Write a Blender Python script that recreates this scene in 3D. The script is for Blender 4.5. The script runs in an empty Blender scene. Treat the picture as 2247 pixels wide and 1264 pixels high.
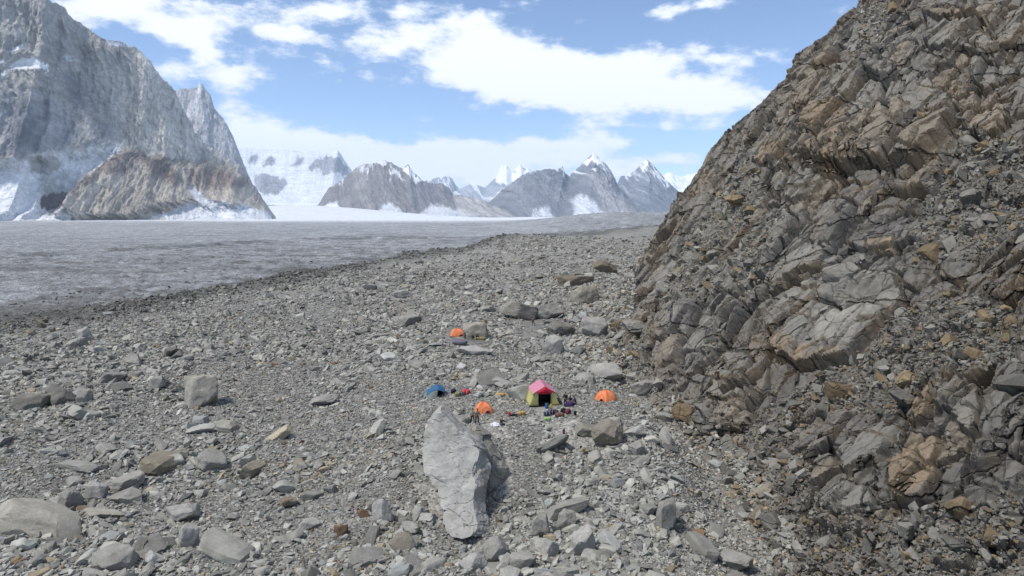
import bpy, bmesh, math, random
import numpy as np
from mathutils import Vector, Matrix, Euler

# ------------------------------------------------------------------ camera, world, sun, exposure
scene = bpy.context.scene
F = 1518.0; CX = 1123.5; CY = 632.0
PITCH = math.radians(6.02); CAMZ = 23.0
cam_d = bpy.data.cameras.new("camera"); cam = bpy.data.objects.new("camera", cam_d)
scene.collection.objects.link(cam); scene.camera = cam
cam.location = (0, 0, CAMZ); cam.rotation_euler = (math.radians(90) - PITCH, 0, 0)
cam_d.sensor_width = 36.0; cam_d.lens = 36.0 * F / 2247.0
cam_d.clip_start = 0.5; cam_d.clip_end = 60000
scene.view_settings.view_transform = 'Standard'
scene.view_settings.look = 'None'
scene.view_settings.exposure = 0.34
scene.view_settings.gamma = 1.0
scene.view_settings.use_curve_mapping = False
scene.cycles.volume_bounces = 1
scene.cycles.max_bounces = 5
scene.cycles.diffuse_bounces = 3
SUN_EL = math.radians(60); SUN_AZ = math.radians(246)      # azimuth clockwise from +Y: behind the camera, to the left
sun_d = bpy.data.lights.new("sun", 'SUN'); sun = bpy.data.objects.new("sun", sun_d)
scene.collection.objects.link(sun)
sun_d.energy = 3.3; sun_d.angle = math.radians(10); sun_d.color = (1.0, 0.955, 0.89)
sdir = Vector((math.sin(SUN_AZ) * math.cos(SUN_EL), math.cos(SUN_AZ) * math.cos(SUN_EL), math.sin(SUN_EL)))
sun.rotation_euler = sdir.to_track_quat('Z', 'Y').to_euler()
sun.location = (0, 0, 300)


def ray(px, py):
    a = (px - CX) / F; b = -(py - CY) / F
    c, s = math.cos(PITCH), math.sin(PITCH)
    return np.array([a, c + b * s, -s + b * c])


def world_at(px, py, D):
    d = ray(px, py); d = d * (D / d[1])
    return np.array([d[0], d[1], CAMZ + d[2]])


def project(P):
    c, s = math.cos(PITCH), math.sin(PITCH)
    x = P[..., 0]; y = P[..., 1]; z = P[..., 2] - CAMZ
    depth = y * c - z * s; up = y * s + z * c
    depth = np.maximum(depth, 1e-3)
    return CX + F * x / depth, CY - F * up / depth, depth


world = bpy.data.worlds.new("World"); scene.world = world
world.use_nodes = True


def build_world():
    nt = world.node_tree; N = nt.nodes; L = nt.links
    N.clear()
    out = N.new('ShaderNodeOutputWorld')
    sky = N.new('ShaderNodeTexSky'); sky.sky_type = 'NISHITA'; sky.sun_disc = False
    sky.sun_elevation = SUN_EL; sky.sun_rotation = SUN_AZ
    sky.altitude = 4000; sky.air_density = 1.0; sky.dust_density = 0.2; sky.ozone_density = 2.2
    bg = N.new('ShaderNodeBackground'); bg.inputs[1].default_value = 0.145
    L.new(sky.outputs[0], bg.inputs[0])
    tc = N.new('ShaderNodeTexCoord')
    sep = N.new('ShaderNodeSeparateXYZ'); L.new(tc.outputs['Generated'], sep.inputs[0])

    def math_(op, a, b=None, c=None):
        n = N.new('ShaderNodeMath'); n.operation = op
        for i, v in enumerate((a, b, c)):
            if v is None: continue
            if isinstance(v, (int, float)): n.inputs[i].default_value = v
            else: L.new(v, n.inputs[i])
        return n.outputs[0]
    az = math_('ARCTAN2', sep.outputs[0], sep.outputs[1])
    el = math_('ARCSINE', sep.outputs[2])
    comb = N.new('ShaderNodeCombineXYZ'); L.new(az, comb.inputs[0]); L.new(el, comb.inputs[1])
    # slow warp of the directions so that the banks lose their round shape
    wn = N.new('ShaderNodeTexNoise'); wn.inputs['Scale'].default_value = 9.0; wn.inputs['Detail'].default_value = 3.0
    L.new(comb.outputs[0], wn.inputs['Vector'])
    wsub = N.new('ShaderNodeVectorMath'); wsub.operation = 'MULTIPLY_ADD'
    L.new(wn.outputs['Color'], wsub.inputs[0]); wsub.inputs[1].default_value = (0.06, 0.03, 0); wsub.inputs[2].default_value = (-0.03, -0.015, 0)
    wadd = N.new('ShaderNodeVectorMath'); wadd.operation = 'ADD'
    L.new(comb.outputs[0], wadd.inputs[0]); L.new(wsub.outputs[0], wadd.inputs[1])
    P = wadd.outputs[0]
    banks = [(380, 10, 330, 44, .85), (700, 8, 160, 34, .7), (250, 10, 120, 50, .5), (480, 158, 110, 26, 1.15), (440, 115, 40, 26, .8), (400, 70, 90, 22, .8), (640, 72, 62, 16, 1.0), (660, 122, 120, 20, .9),
             (850, 95, 80, 26, .95), (945, 62, 55, 36, .8), (1020, 40, 75, 26, .95), (890, 25, 30, 18, .7), (1060, 112, 80, 34, 1.1), (1000, 155, 100, 34, .9), (1180, 150, 150, 55, 1.3),
             (1350, 168, 220, 38, 1.2), (1460, 125, 150, 20, .9), (1300, 205, 150, 30, .9), (1390, 238, 190, 30, .8), (1580, 215, 130, 34, 1.0), (1400, 277, 130, 13, .9), (1070, 215, 90, 18, .5),
             (520, 235, 55, 45, .95), (530, 300, 80, 34, .8), (330, 150, 70, 50, .5), (630, 308, 110, 24, 1.1), (740, 325, 130, 26, 1.1), (930, 345, 190, 34, 1.2), (1130, 335, 140, 26, 1.1), (1240, 318, 80, 18, .8),
             (1345, 318, 48, 17, .9), (1340, 365, 130, 26, .9), (1472, 346, 60, 15, 1.0), (1460, 18, 34, 14, .8), (1545, 8, 48, 13, .8), (850, 175, 130, 22, .45), (1110, 395, 200, 30, 1.2), (820, 385, 160, 30, 1.2), (600, 350, 140, 26, .9),
             (1290, 42, 34, 7, .5), (1560, 385, 110, 20, .7), (1750, 245, 120, 30, .7), (40, 40, 180, 60, .6)]
    total = None
    for (px, py, rx, ry, w) in banks:
        d = ray(px, py); d = d / np.linalg.norm(d)
        a0 = math.atan2(d[0], d[1]); e0 = math.asin(d[2])
        k = math.cos(a0)
        sb = N.new('ShaderNodeVectorMath'); sb.operation = 'SUBTRACT'; L.new(P, sb.inputs[0]); sb.inputs[1].default_value = (a0, e0, 0)
        ml = N.new('ShaderNodeVectorMath'); ml.operation = 'MULTIPLY'; L.new(sb.outputs[0], ml.inputs[0])
        ml.inputs[1].default_value = (F / rx / k / k * .9, F / ry / k * .9, 0)
        dt = N.new('ShaderNodeVectorMath'); dt.operation = 'DOT_PRODUCT'; L.new(ml.outputs[0], dt.inputs[0]); L.new(ml.outputs[0], dt.inputs[1])
        e = math_('POWER', 0.34, dt.outputs['Value'])
        w *= .78; total = math_('MULTIPLY', e, w) if total is None else math_('MULTIPLY_ADD', e, w, total)
    # loose cover over the rest of the dome
    cmap = N.new('ShaderNodeVectorMath'); cmap.operation = 'MULTIPLY'; L.new(tc.outputs['Generated'], cmap.inputs[0]); cmap.inputs[1].default_value = (1, 1, 1.6)
    n1 = N.new('ShaderNodeTexNoise'); n1.inputs['Scale'].default_value = 2.2; n1.inputs['Detail'].default_value = 5; L.new(cmap.outputs[0], n1.inputs['Vector'])
    high = math_('SMOOTHSTEP', sep.outputs[2], 0.33, 0.5) if False else None
    mr = N.new('ShaderNodeMapRange'); mr.interpolation_type = 'SMOOTHSTEP'; L.new(el, mr.inputs[0]); mr.inputs[1].default_value = 0.34; mr.inputs[2].default_value = 0.6
    behind = N.new('ShaderNodeMapRange'); behind.interpolation_type = 'SMOOTHSTEP'; L.new(sep.outputs[1], behind.inputs[0]); behind.inputs[1].default_value = 0.55; behind.inputs[2].default_value = 0.2
    gate = math_('MAXIMUM', mr.outputs[0], behind.outputs[0])
    g1 = math_('MULTIPLY', n1.outputs[0], gate); g1 = math_('MULTIPLY', g1, 0.85)
    total = math_('ADD', total, g1)
    # ragged edges
    cv = N.new('ShaderNodeVectorMath'); cv.operation = 'MULTIPLY'; L.new(comb.outputs[0], cv.inputs[0]); cv.inputs[1].default_value = (1, 2.1, 1)
    n2 = N.new('ShaderNodeTexNoise'); n2.inputs['Scale'].default_value = 13; n2.inputs['Detail'].default_value = 9; n2.inputs['Roughness'].default_value = 0.62
    L.new(cv.outputs[0], n2.inputs['Vector'])
    rag = math_('MULTIPLY_ADD', n2.outputs[0], 3.0, -1.56)
    dens = math_('ADD', total, rag)
    cm = N.new('ShaderNodeMapRange'); cm.interpolation_type = 'SMOOTHSTEP'; L.new(dens, cm.inputs[0]); cm.inputs[1].default_value = 0.22; cm.inputs[2].default_value = 0.78
    ccol = N.new('ShaderNodeMixRGB'); ccol.inputs[1].default_value = (0.62, 0.72, 0.90, 1); ccol.inputs[2].default_value = (1.0, 1.0, 0.99, 1)
    cr = N.new('ShaderNodeMapRange'); L.new(dens, cr.inputs[0]); cr.inputs[1].default_value = 0.35; cr.inputs[2].default_value = 0.95
    L.new(cr.outputs[0], ccol.inputs[0])
    cb = N.new('ShaderNodeBackground'); L.new(ccol.outputs[0], cb.inputs[0]); cb.inputs[1].default_value = 0.92
    mix = N.new('ShaderNodeMixShader'); L.new(cm.outputs[0], mix.inputs[0]); L.new(bg.outputs[0], mix.inputs[1]); L.new(cb.outputs[0], mix.inputs[2])
    L.new(mix.outputs[0], out.inputs[0])


build_world()

# ------------------------------------------------------------------ numeric helpers
rng = np.random.default_rng(7)


def hash3(ix, iy, iz, seed=0):
    h = (ix.astype(np.int64) * 374761393 + iy.astype(np.int64) * 668265263 + iz.astype(np.int64) * 2147483647 + seed * 1274126177) & 0xffffffff
    h = ((h ^ (h >> 13)) * 1274126177) & 0xffffffff
    h = ((h ^ (h >> 16)) * 2246822519) & 0xffffffff
    return ((h ^ (h >> 15)) & 0xffffff).astype(np.float32) / np.float32(0xffffff)


def vnoise2(x, y, seed=0):
    ix = np.floor(x); iy = np.floor(y); fx = (x - ix).astype(np.float32); fy = (y - iy).astype(np.float32)
    ix = ix.astype(np.int64); iy = iy.astype(np.int64); z = np.zeros_like(ix)
    ux = fx * fx * (3 - 2 * fx); uy = fy * fy * (3 - 2 * fy)
    a = hash3(ix, iy, z, seed); b = hash3(ix + 1, iy, z, seed); c = hash3(ix, iy + 1, z, seed); d = hash3(ix + 1, iy + 1, z, seed)
    return ((a + (b - a) * ux) + ((c + (d - c) * ux) - (a + (b - a) * ux)) * uy) * 2 - 1


def vnoise3(x, y, z, seed=0):
    ix = np.floor(x); iy = np.floor(y); iz = np.floor(z)
    fx = (x - ix).astype(np.float32); fy = (y - iy).astype(np.float32); fz = (z - iz).astype(np.float32)
    ix = ix.astype(np.int64); iy = iy.astype(np.int64); iz = iz.astype(np.int64)
    ux = fx * fx * (3 - 2 * fx); uy = fy * fy * (3 - 2 * fy); uz = fz * fz * (3 - 2 * fz)
    r = []
    for k in (0, 1):
        a = hash3(ix, iy, iz + k, seed); b = hash3(ix + 1, iy, iz + k, seed); c = hash3(ix, iy + 1, iz + k, seed); d = hash3(ix + 1, iy + 1, iz + k, seed)
        ab = a + (b - a) * ux; cd = c + (d - c) * ux
        r.append(ab + (cd - ab) * uy)
    return (r[0] + (r[1] - r[0]) * uz) * 2 - 1


def fbm2(x, y, oct=4, seed=0, rough=0.5):
    s = 0; a = 1.0; t = 0
    for i in range(oct):
        s = s + a * vnoise2(x, y, seed + i); t += a
        x, y = (x * 1.6 - y * 1.2) + 13.7, (x * 1.2 + y * 1.6) + 4.1
        a *= rough
    return s / t


def fbm3(x, y, z, oct=4, seed=0, rough=0.5):
    s = 0; a = 1.0; t = 0
    for i in range(oct):
        s = s + a * vnoise3(x, y, z, seed + i); t += a
        x, y = (x * 1.6 - y * 1.2) + 13.7, (x * 1.2 + y * 1.6) + 4.1
        z = z * 2.03 + 7.3; a *= rough
    return s / t


def ridged2(x, y, oct=4, seed=0, rough=0.55):
    s = 0; a = 1.0; t = 0
    for i in range(oct):
        s = s + a * (1 - 2 * np.abs(vnoise2(x, y, seed + i))); t += a
        x, y = (x * 1.6 - y * 1.2) + 3.7, (x * 1.2 + y * 1.6) + 9.1
        a *= rough
    return s / t


def sst(a, b, x):
    t = np.clip((x - a) / (b - a), 0, 1)
    return t * t * (3 - 2 * t)


def facets(u, v, L, aniso=1.0, seed=0, tilt=0.5):
    """Blocks of broken rock: every cell is a tilted plate at its own height; returns height (in units of L), distance to the joint, a random per block."""
    x = u / L; y = v / (L * aniso)
    ix = np.floor(x).astype(np.int64); iy = np.floor(y).astype(np.int64)
    f1 = np.full(x.shape, 9.0, np.float32); f2 = np.full(x.shape, 9.0, np.float32)
    bx = np.zeros(x.shape, np.float32); by = bx.copy(); bi = np.zeros(x.shape, np.int64); bj = bi.copy()
    for dx in (-1, 0, 1):
        for dy in (-1, 0, 1):
            cx = ix + dx; cy = iy + dy
            z = np.zeros_like(cx)
            jx = cx + 0.5 + 0.42 * (hash3(cx, cy, z, seed) * 2 - 1)
            jy = cy + 0.5 + 0.42 * (hash3(cx, cy, z + 1, seed) * 2 - 1)
            ex = (x - jx).astype(np.float32); ey = (y - jy).astype(np.float32)
            d = np.maximum(np.abs(ex + 0.25 * ey), np.abs(ey - 0.15 * ex)) * 0.6 + 0.4 * np.sqrt(ex * ex + ey * ey)
            better = d < f1
            f2 = np.where(better, f1, np.minimum(f2, d))
            bx = np.where(better, ex, bx); by = np.where(better, ey, by)
            bi = np.where(better, cx, bi); bj = np.where(better, cy, bj)
            f1 = np.where(better, d, f1)
    z = np.zeros_like(bi)
    r = hash3(bi, bj, z + 5, seed); tx = hash3(bi, bj, z + 6, seed) * 2 - 1; ty = hash3(bi, bj, z + 7, seed) * 2 - 1
    h = (r - 0.5) + tilt * (tx * bx + ty * by)
    return h, (f2 - f1), hash3(bi, bj, z + 8, seed)


def poly_sd(px, py, poly):
    """signed distance (positive inside) to a polygon, in the units of px, only evaluated near it"""
    poly = np.array(poly, float)
    out = np.full(px.shape, -1e3, np.float32)
    m = (px > poly[:, 0].min() - 40) & (px < poly[:, 0].max() + 40) & (py > poly[:, 1].min() - 40) & (py < poly[:, 1].max() + 40)
    if not m.any(): return out
    x = px[m]; y = py[m]
    d = np.full(x.shape, 1e9); ins = np.zeros(x.shape, bool)
    n = len(poly)
    for i in range(n):
        ax, ay = poly[i]; bx, by = poly[(i + 1) % n]
        ex, ey = bx - ax, by - ay
        t = np.clip(((x - ax) * ex + (y - ay) * ey) / (ex * ex + ey * ey + 1e-9), 0, 1)
        d = np.minimum(d, np.hypot(x - ax - t * ex, y - ay - t * ey))
        if ay != by:
            c = ((ay > y) != (by > y)) & (x < (bx - ax) * (y - ay) / (by - ay) + ax)
            ins ^= c
    out[m] = np.where(ins, d, -d)
    return out


def link(o, parent=None):
    scene.collection.objects.link(o)
    if parent is not None: o.parent = parent
    return o


def tag(o, label=None, cat=None, group=None, kind=None):
    if label: o["label"] = label
    if cat: o["category"] = cat
    if group: o["group"] = group
    if kind: o["kind"] = kind
    return o


def np_mesh(name, V, Fc, mat, colors=None, parent=None, smooth=False):
    """V (n,3), Fc (m,k) with k 3 or 4"""
    me = bpy.data.meshes.new(name)
    V = np.ascontiguousarray(V, np.float32); Fc = np.ascontiguousarray(Fc, np.int32)
    k = Fc.shape[1]; m = Fc.shape[0]
    me.vertices.add(len(V)); me.vertices.foreach_set("co", V.ravel())
    me.loops.add(m * k); me.loops.foreach_set("vertex_index", Fc.ravel())
    me.polygons.add(m); me.polygons.foreach_set("loop_start", np.arange(0, m * k, k, dtype=np.int32))
    me.update(calc_edges=True)
    if colors is not None:
        a = me.attributes.new("tint", 'FLOAT_COLOR', 'POINT')
        c = np.ones((len(V), 4), np.float32); c[:, :colors.shape[1]] = colors
        a.data.foreach_set("color", c.ravel())
    me.polygons.foreach_set("use_smooth", np.full(m, smooth, bool))
    me.materials.append(mat)
    o = bpy.data.objects.new(name, me)
    return link(o, parent)


def grid_faces(nr, nc):
    i = np.arange(nr - 1)[:, None] * nc + np.arange(nc - 1)[None, :]
    return np.stack([i, i + 1, i + nc + 1, i + nc], -1).reshape(-1, 4)


# ------------------------------------------------------------------ materials
def new_mat(name):
    m = bpy.data.materials.new(name); m.use_nodes = True
    nt = m.node_tree
    b = nt.nodes["Principled BSDF"]
    b.inputs["Specular IOR Level"].default_value = 0.25
    return m, nt, b


def plain(name, col, rough=0.8, var=0.12, scale=6.0, bump=0.0, metal=0.0):
    m, nt, b = new_mat(name); N, L = nt.nodes, nt.links
    b.inputs["Roughness"].default_value = rough; b.inputs["Metallic"].default_value = metal
    tc = N.new('ShaderNodeTexCoord'); n = N.new('ShaderNodeTexNoise'); n.inputs['Scale'].default_value = scale; n.inputs['Detail'].default_value = 4
    L.new(tc.outputs['Object'], n.inputs['Vector'])
    mx = N.new('ShaderNodeMixRGB'); mx.inputs[1].default_value = (*[c * (1 - var) for c in col], 1); mx.inputs[2].default_value = (*[min(1, c * (1 + var)) for c in col], 1)
    L.new(n.outputs[0], mx.inputs[0]); L.new(mx.outputs[0], b.inputs['Base Color'])
    if bump:
        bp = N.new('ShaderNodeBump'); bp.inputs['Strength'].default_value = bump; bp.inputs['Distance'].default_value = 0.02
        L.new(n.outputs[0], bp.inputs['Height']); L.new(bp.outputs[0], b.inputs['Normal'])
    return m


def rock_mat(name, specs, bumps, rough=0.9, pos='Position', streak=None):
    """tint attribute times layered noise; specs: (scale, detail, low, high); bumps: (scale, distance)"""
    m, nt, b = new_mat(name); N, L = nt.nodes, nt.links
    b.inputs["Roughness"].default_value = rough
    at = N.new('ShaderNodeAttribute'); at.attribute_name = "tint"
    geo = N.new('ShaderNodeNewGeometry'); vec = geo.outputs['Position']
    col = at.outputs['Color']
    for i, (sc, det, lo, hi) in enumerate(specs):
        n = N.new('ShaderNodeTexNoise'); n.inputs['Scale'].default_value = sc; n.inputs['Detail'].default_value = det; n.inputs['Roughness'].default_value = 0.65
        L.new(vec, n.inputs['Vector'])
        mr = N.new('ShaderNodeMapRange'); mr.inputs[1].default_value = 0.28; mr.inputs[2].default_value = 0.72; mr.inputs[3].default_value = lo; mr.inputs[4].default_value = hi
        L.new(n.outputs[0], mr.inputs[0])
        mx = N.new('ShaderNodeVectorMath'); mx.operation = 'SCALE'; L.new(col, mx.inputs[0]); L.new(mr.outputs[0], mx.inputs['Scale'])
        col = mx.outputs[0]
    L.new(col, b.inputs['Base Color'])
    prev = None
    for (sc, dist) in bumps:
        n = N.new('ShaderNodeTexNoise'); n.inputs['Scale'].default_value = sc; n.inputs['Detail'].default_value = 5; n.inputs['Roughness'].default_value = 0.6
        L.new(vec, n.inputs['Vector'])
        bp = N.new('ShaderNodeBump'); bp.inputs['Strength'].default_value = 0.8; bp.inputs['Distance'].default_value = dist
        L.new(n.outputs[0], bp.inputs['Height'])
        if prev is not None: L.new(prev, bp.inputs['Normal'])
        prev = bp.outputs[0]
    if prev is not None: L.new(prev, b.inputs['Normal'])
    return m


def gravel_mat(name):
    """fine angular gravel: two sizes of Voronoi stones with dark joints between them"""
    m, nt, b = new_mat(name); N, L = nt.nodes, nt.links
    b.inputs["Roughness"].default_value = 0.95
    at = N.new('ShaderNodeAttribute'); at.attribute_name = "tint"
    geo = N.new('ShaderNodeNewGeometry'); vec = geo.outputs['Position']
    col = at.outputs['Color']; prev = None
    for (sc, lo, hi, dist) in ((1.3, 0.75, 1.2, 0.16), (4.2, 0.62, 1.35, 0.08)):
        v = N.new('ShaderNodeTexVoronoi'); v.inputs['Scale'].default_value = sc; L.new(vec, v.inputs['Vector'])
        sp = N.new('ShaderNodeSeparateColor'); L.new(v.outputs['Color'], sp.inputs[0])
        mr = N.new('ShaderNodeMapRange'); mr.inputs[3].default_value = lo; mr.inputs[4].default_value = hi; L.new(sp.outputs[0], mr.inputs[0])
        mx = N.new('ShaderNodeVectorMath'); mx.operation = 'SCALE'; L.new(col, mx.inputs[0]); L.new(mr.outputs[0], mx.inputs['Scale']); col = mx.outputs[0]
        bp = N.new('ShaderNodeBump'); bp.inputs['Strength'].default_value = 1.0; bp.inputs['Distance'].default_value = dist; bp.invert = True
        L.new(v.outputs['Distance'], bp.inputs['Height'])
        if prev is not None: L.new(prev, bp.inputs['Normal'])
        prev = bp.outputs[0]
    L.new(col, b.inputs['Base Color']); L.new(prev, b.inputs['Normal'])
    return m


M_gravel = gravel_mat("moraine_gravel")
M_stone = rock_mat("moraine_stone", [(0.9, 5, 0.76, 1.18), (6, 5, 0.82, 1.15)], [(2.5, 0.06), (12, 0.02)])
M_cliff = rock_mat("cliff_rock", [(0.35, 5, 0.78, 1.2), (1.7, 6, 0.72, 1.25), (9, 4, 0.85, 1.15)], [(0.9, 0.25), (4.0, 0.08), (16, 0.02)])
def add_joints(m):
    """thin open joints, at two sizes, leaning like the bedding"""
    nt = m.node_tree; N, L = nt.nodes, nt.links; b = nt.nodes["Principled BSDF"]
    geo = N.new('ShaderNodeNewGeometry')
    wn = N.new('ShaderNodeTexNoise'); wn.inputs['Scale'].default_value = 0.5; wn.inputs['Detail'].default_value = 4; L.new(geo.outputs['Position'], wn.inputs['Vector'])
    wa = N.new('ShaderNodeVectorMath'); wa.operation = 'MULTIPLY_ADD'; L.new(wn.outputs['Color'], wa.inputs[0]); wa.inputs[1].default_value = (1.6, 1.6, 1.6); L.new(geo.outputs['Position'], wa.inputs[2])
    mp = N.new('ShaderNodeMapping'); mp.inputs['Rotation'].default_value = (0.35, -0.75, 0.25); mp.inputs['Scale'].default_value = (0.42, 1.0, 1.0); L.new(wa.outputs[0], mp.inputs['Vector'])
    prev = b.inputs['Normal'].links[0].from_socket; col = b.inputs['Base Color'].links[0].from_socket
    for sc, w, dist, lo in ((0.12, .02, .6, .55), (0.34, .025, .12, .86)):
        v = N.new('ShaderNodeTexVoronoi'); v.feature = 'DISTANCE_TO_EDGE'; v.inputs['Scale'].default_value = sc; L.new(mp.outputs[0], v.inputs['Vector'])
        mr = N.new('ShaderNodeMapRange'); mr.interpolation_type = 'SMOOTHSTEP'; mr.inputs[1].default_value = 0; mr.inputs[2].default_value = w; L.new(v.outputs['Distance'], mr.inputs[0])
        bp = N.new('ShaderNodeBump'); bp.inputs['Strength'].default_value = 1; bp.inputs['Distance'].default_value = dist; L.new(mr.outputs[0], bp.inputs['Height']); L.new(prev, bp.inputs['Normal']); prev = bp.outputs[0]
        m2 = N.new('ShaderNodeMapRange'); m2.inputs[3].default_value = lo; L.new(mr.outputs[0], m2.inputs[0])      # crack shade painted into the joint colour, along with dirt and lichen
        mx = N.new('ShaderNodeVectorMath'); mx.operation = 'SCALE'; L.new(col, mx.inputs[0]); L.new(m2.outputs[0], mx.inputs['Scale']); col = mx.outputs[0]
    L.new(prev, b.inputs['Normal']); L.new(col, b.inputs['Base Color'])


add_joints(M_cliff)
M_ice = rock_mat("glacier_ice", [(0.012, 6, 0.85, 1.12), (0.09, 6, 0.7, 1.25), (0.5, 5, 0.65, 1.35)], [(0.05, 6), (0.22, 3), (0.9, 1.0)], rough=0.7)
M_mount = rock_mat("mountain_rock", [(0.006, 7, 0.8, 1.2), (0.04, 6, 0.7, 1.3)], [(0.015, 28), (0.07, 12)])

# ------------------------------------------------------------------ the lie of the land
FY = np.array([0, 20, 45, 60, 74, 90, 119, 150, 180, 250, 300, 400, 600, 900, 1300], float)
FX = np.array([22, 22, 20.5, 22.5, 24, 21, 17.2, 20, 28, 52, 68, 92, 138, 214, 330], float)
FZ = np.array([-5, -5, -5, -5, -5, -3.5, -0.5, 0.5, 1, 2.0, 2.5, 3.0, 5, 7.5, 9], float)
GY = np.array([0, 120, 176, 240, 303, 430, 560, 700, 950, 1200], float)
GX = np.array([-165, -150, -131, -116, -97, -52, -4, 62, 190, 300], float)


def sm_interp(y, X, Y):
    """interp, smoothed a little"""
    w = 0.06 * y + 1.5
    return (np.interp(y - w, X, Y) + 2 * np.interp(y, X, Y) + np.interp(y + w, X, Y)) / 4


def ground(x, y, fine=True):
    x = np.asarray(x, float); y = np.asarray(y, float)
    fx = sm_interp(y, FY, FX); fz = sm_interp(y, FY, FZ); gx = sm_interp(y, GY, GX)
    front = -2.6 + 2.6 * sst(52, 74, y)                     # up from the boulder field to the camp bench
    left = -2.8 * sst(-8, -34, x) * sst(45, 70, y) - 1.2 * sst(-40, -110, x)
    z = front + left
    z = z + 3.0 * sst(250, 520, y) + 3.5 * sst(650, 950, y)
    z = z + 1.8 * np.exp(-((y - 520) / 70) ** 2) * np.exp(-((x - 8) / 45) ** 2)   # hummock on the skyline of the moraine
    edge = x - gx + (13 * fbm2(x / 38, y / 38, 4, 201, .6) + 2) * sst(110, 170, y)
    z = z + 1.3 * np.exp(-((edge - 9) / 9) ** 2)             # rim above the ice
    # trough along the cliff foot
    k = sst(-10, -1, x - fx)
    z = z * (1 - k) + (fz - 0.2) * k
    amp = sst(40, 90, y) * .6 + .5
    z = z + amp * 1.15 * fbm2(x / 15, y / 15, 3, 11) * (1 - 0.6 * np.exp(-(((x - 6) / 16) ** 2 + ((y - 84) / 13) ** 2)))
    z = z - 1.3 * np.exp(-((x + 3.4) / 2.6) ** 2 - ((y - 51.5) / 2.6) ** 2)      # hollow at the foot of the giant slab
    far = sst(110, 260, y)
    z = z + far * 3.0 * fbm2(x / 42, y / 60, 3, 21) + far * 1.3 * ridged2(x / 15, y / 22, 4, 5, .6)
    if fine:
        z = z + 0.42 * fbm2(x / 4.2, y / 4.2, 3, 31)
    z = np.where(edge < 0, z + np.maximum(edge, -60) * (0.42 + 0.1 * vnoise2(x / 9, y / 9, 3)), z)
    return z


CA = lambda y: np.interp(y, [0, 60, 120, 180, 300, 900], [0.86, 0.92, 1.02, 1.08, 1.14, 1.18])    # steepness (rise over run)


def cliff_base(y, t):
    """y along the foot, t metres up the slope -> position, before any relief"""
    fx = sm_interp(y, FY, FX); fz = sm_interp(y, FY, FZ)
    s = CA(y)
    up = np.maximum(t, 0)
    run = t * 0.62 + 0.0
    z = fz + s * run * (1 + 0.06 * sst(0, 25, up) - .10 * sst(35, 95, run)) + np.interp(y, [100, 170, 300, 900], [0, 7, 11, 20]) * (1 - np.exp(-np.maximum(run, 0) / 10))
    x = fx + run
    return x, z



def glacier_z(x, y):
    z = -14 + 12 * sst(800, 3500, y)
    q = x / np.maximum(y, 1)
    z = z + 33 * sst(-0.06, 0.16, q) * sst(800, 1500, y) * (1 - sst(2200, 3600, y))
    z = z + 120 * sst(4000, 6800, y) * sst(-.02, -.33, q) * (y < 9000)          # snow ramp of the side glacier
    # the step of the dirty medial band
    by = np.interp(x, [-600, -350, -366, -280, -15, 120], [420, 520, 770, 1000, 1010, 1020]) if False else np.interp(x, [-420, -366, -320, -280, -150, -15, 120], [560, 740, 900, 985, 1030, 1020, 1000])
    z = z + 2.5 * np.exp(-((y - by) / 40) ** 2) * sst(-430, -330, x) + 1.6 * sst(-30, 60, y - by)
    z = z + 1.8 * ridged2(x / 80, y / 45, 4, 41) + 1.1 * ridged2(x / 9, y / 6, 3, 43) * (1 - sst(500, 1200, y)) + 2.2 * ridged2(x / 22, y / 8, 4, 47, .65) * (1 - .6 * sst(1400, 2600, y))
    ser = sst(0.02, 0.14, q) * sst(850, 1200, y) * (1 - sst(2400, 3400, y))
    z = z + ser * 6.5 * (ridged2(x / 26, y / 70, 4, 51, 0.7))
    return z


def hit(px, py, fn=None):
    """where the sight line through a pixel of the photograph meets the moraine"""
    fn = fn or (lambda x, y: ground(x, y, False))
    d = ray(px, py)
    ts = np.exp(np.linspace(math.log(28), math.log(1400), 2500))
    X = d[0] / d[1] * ts; Y = ts; Z = CAMZ + d[2] / d[1] * ts
    g = fn(X, Y)
    i = int(np.argmax(Z < g))
    return np.array([X[i], Y[i], g[i]])


# ------------------------------------------------------------------ the moraine
CLEAR = [  # trodden sand and gravel flats kept free of big stones (traced on the ground, as outlines in the photograph)
    [(1045, 930), (1085, 912), (1110, 935), (1130, 965), (1085, 960), (1060, 945)],
    [(1195, 925), (1270, 915), (1300, 935), (1325, 965), (1280, 990), (1230, 985), (1210, 955)],
    [(1160, 880), (1240, 880), (1250, 900), (1195, 925), (1165, 900)],
    [(1090, 1010), (1120, 990), (1130, 1060), (1100, 1100), (1085, 1070)],
    [(900, 1060), (960, 1050), (985, 1130), (960, 1150)],
]


NOBIG = [[(1090, 935), (1190, 935), (1190, 1070), (1080, 1070)], [(930, 845), (1000, 840), (1045, 850), (1045, 885), (985, 892), (935, 885)], [(1025, 880), (1085, 872), (1095, 915), (1060, 935), (1020, 938)], [(1150, 840), (1240, 835), (1275, 870), (1275, 920), (1185, 930), (1150, 895)],
         [(1285, 855), (1378, 855), (1395, 940), (1275, 935)], [(955, 1095), (1090, 1095), (1085, 1200), (950, 1200)], [(980, 718), (1060, 718), (1065, 765), (980, 765)], [(1080, 890), (1165, 885), (1165, 915), (1115, 945), (1070, 945)], [(1150, 700), (1190, 700), (1190, 722), (1150, 722)], [(1185, 745), (1212, 745), (1212, 775), (1185, 775)]]


def clear_mask(P):
    px, py, _ = project(P)
    s = np.full(px.shape, -1e3)
    for c in CLEAR: s = np.maximum(s, poly_sd(px, py, c))
    return s


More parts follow.
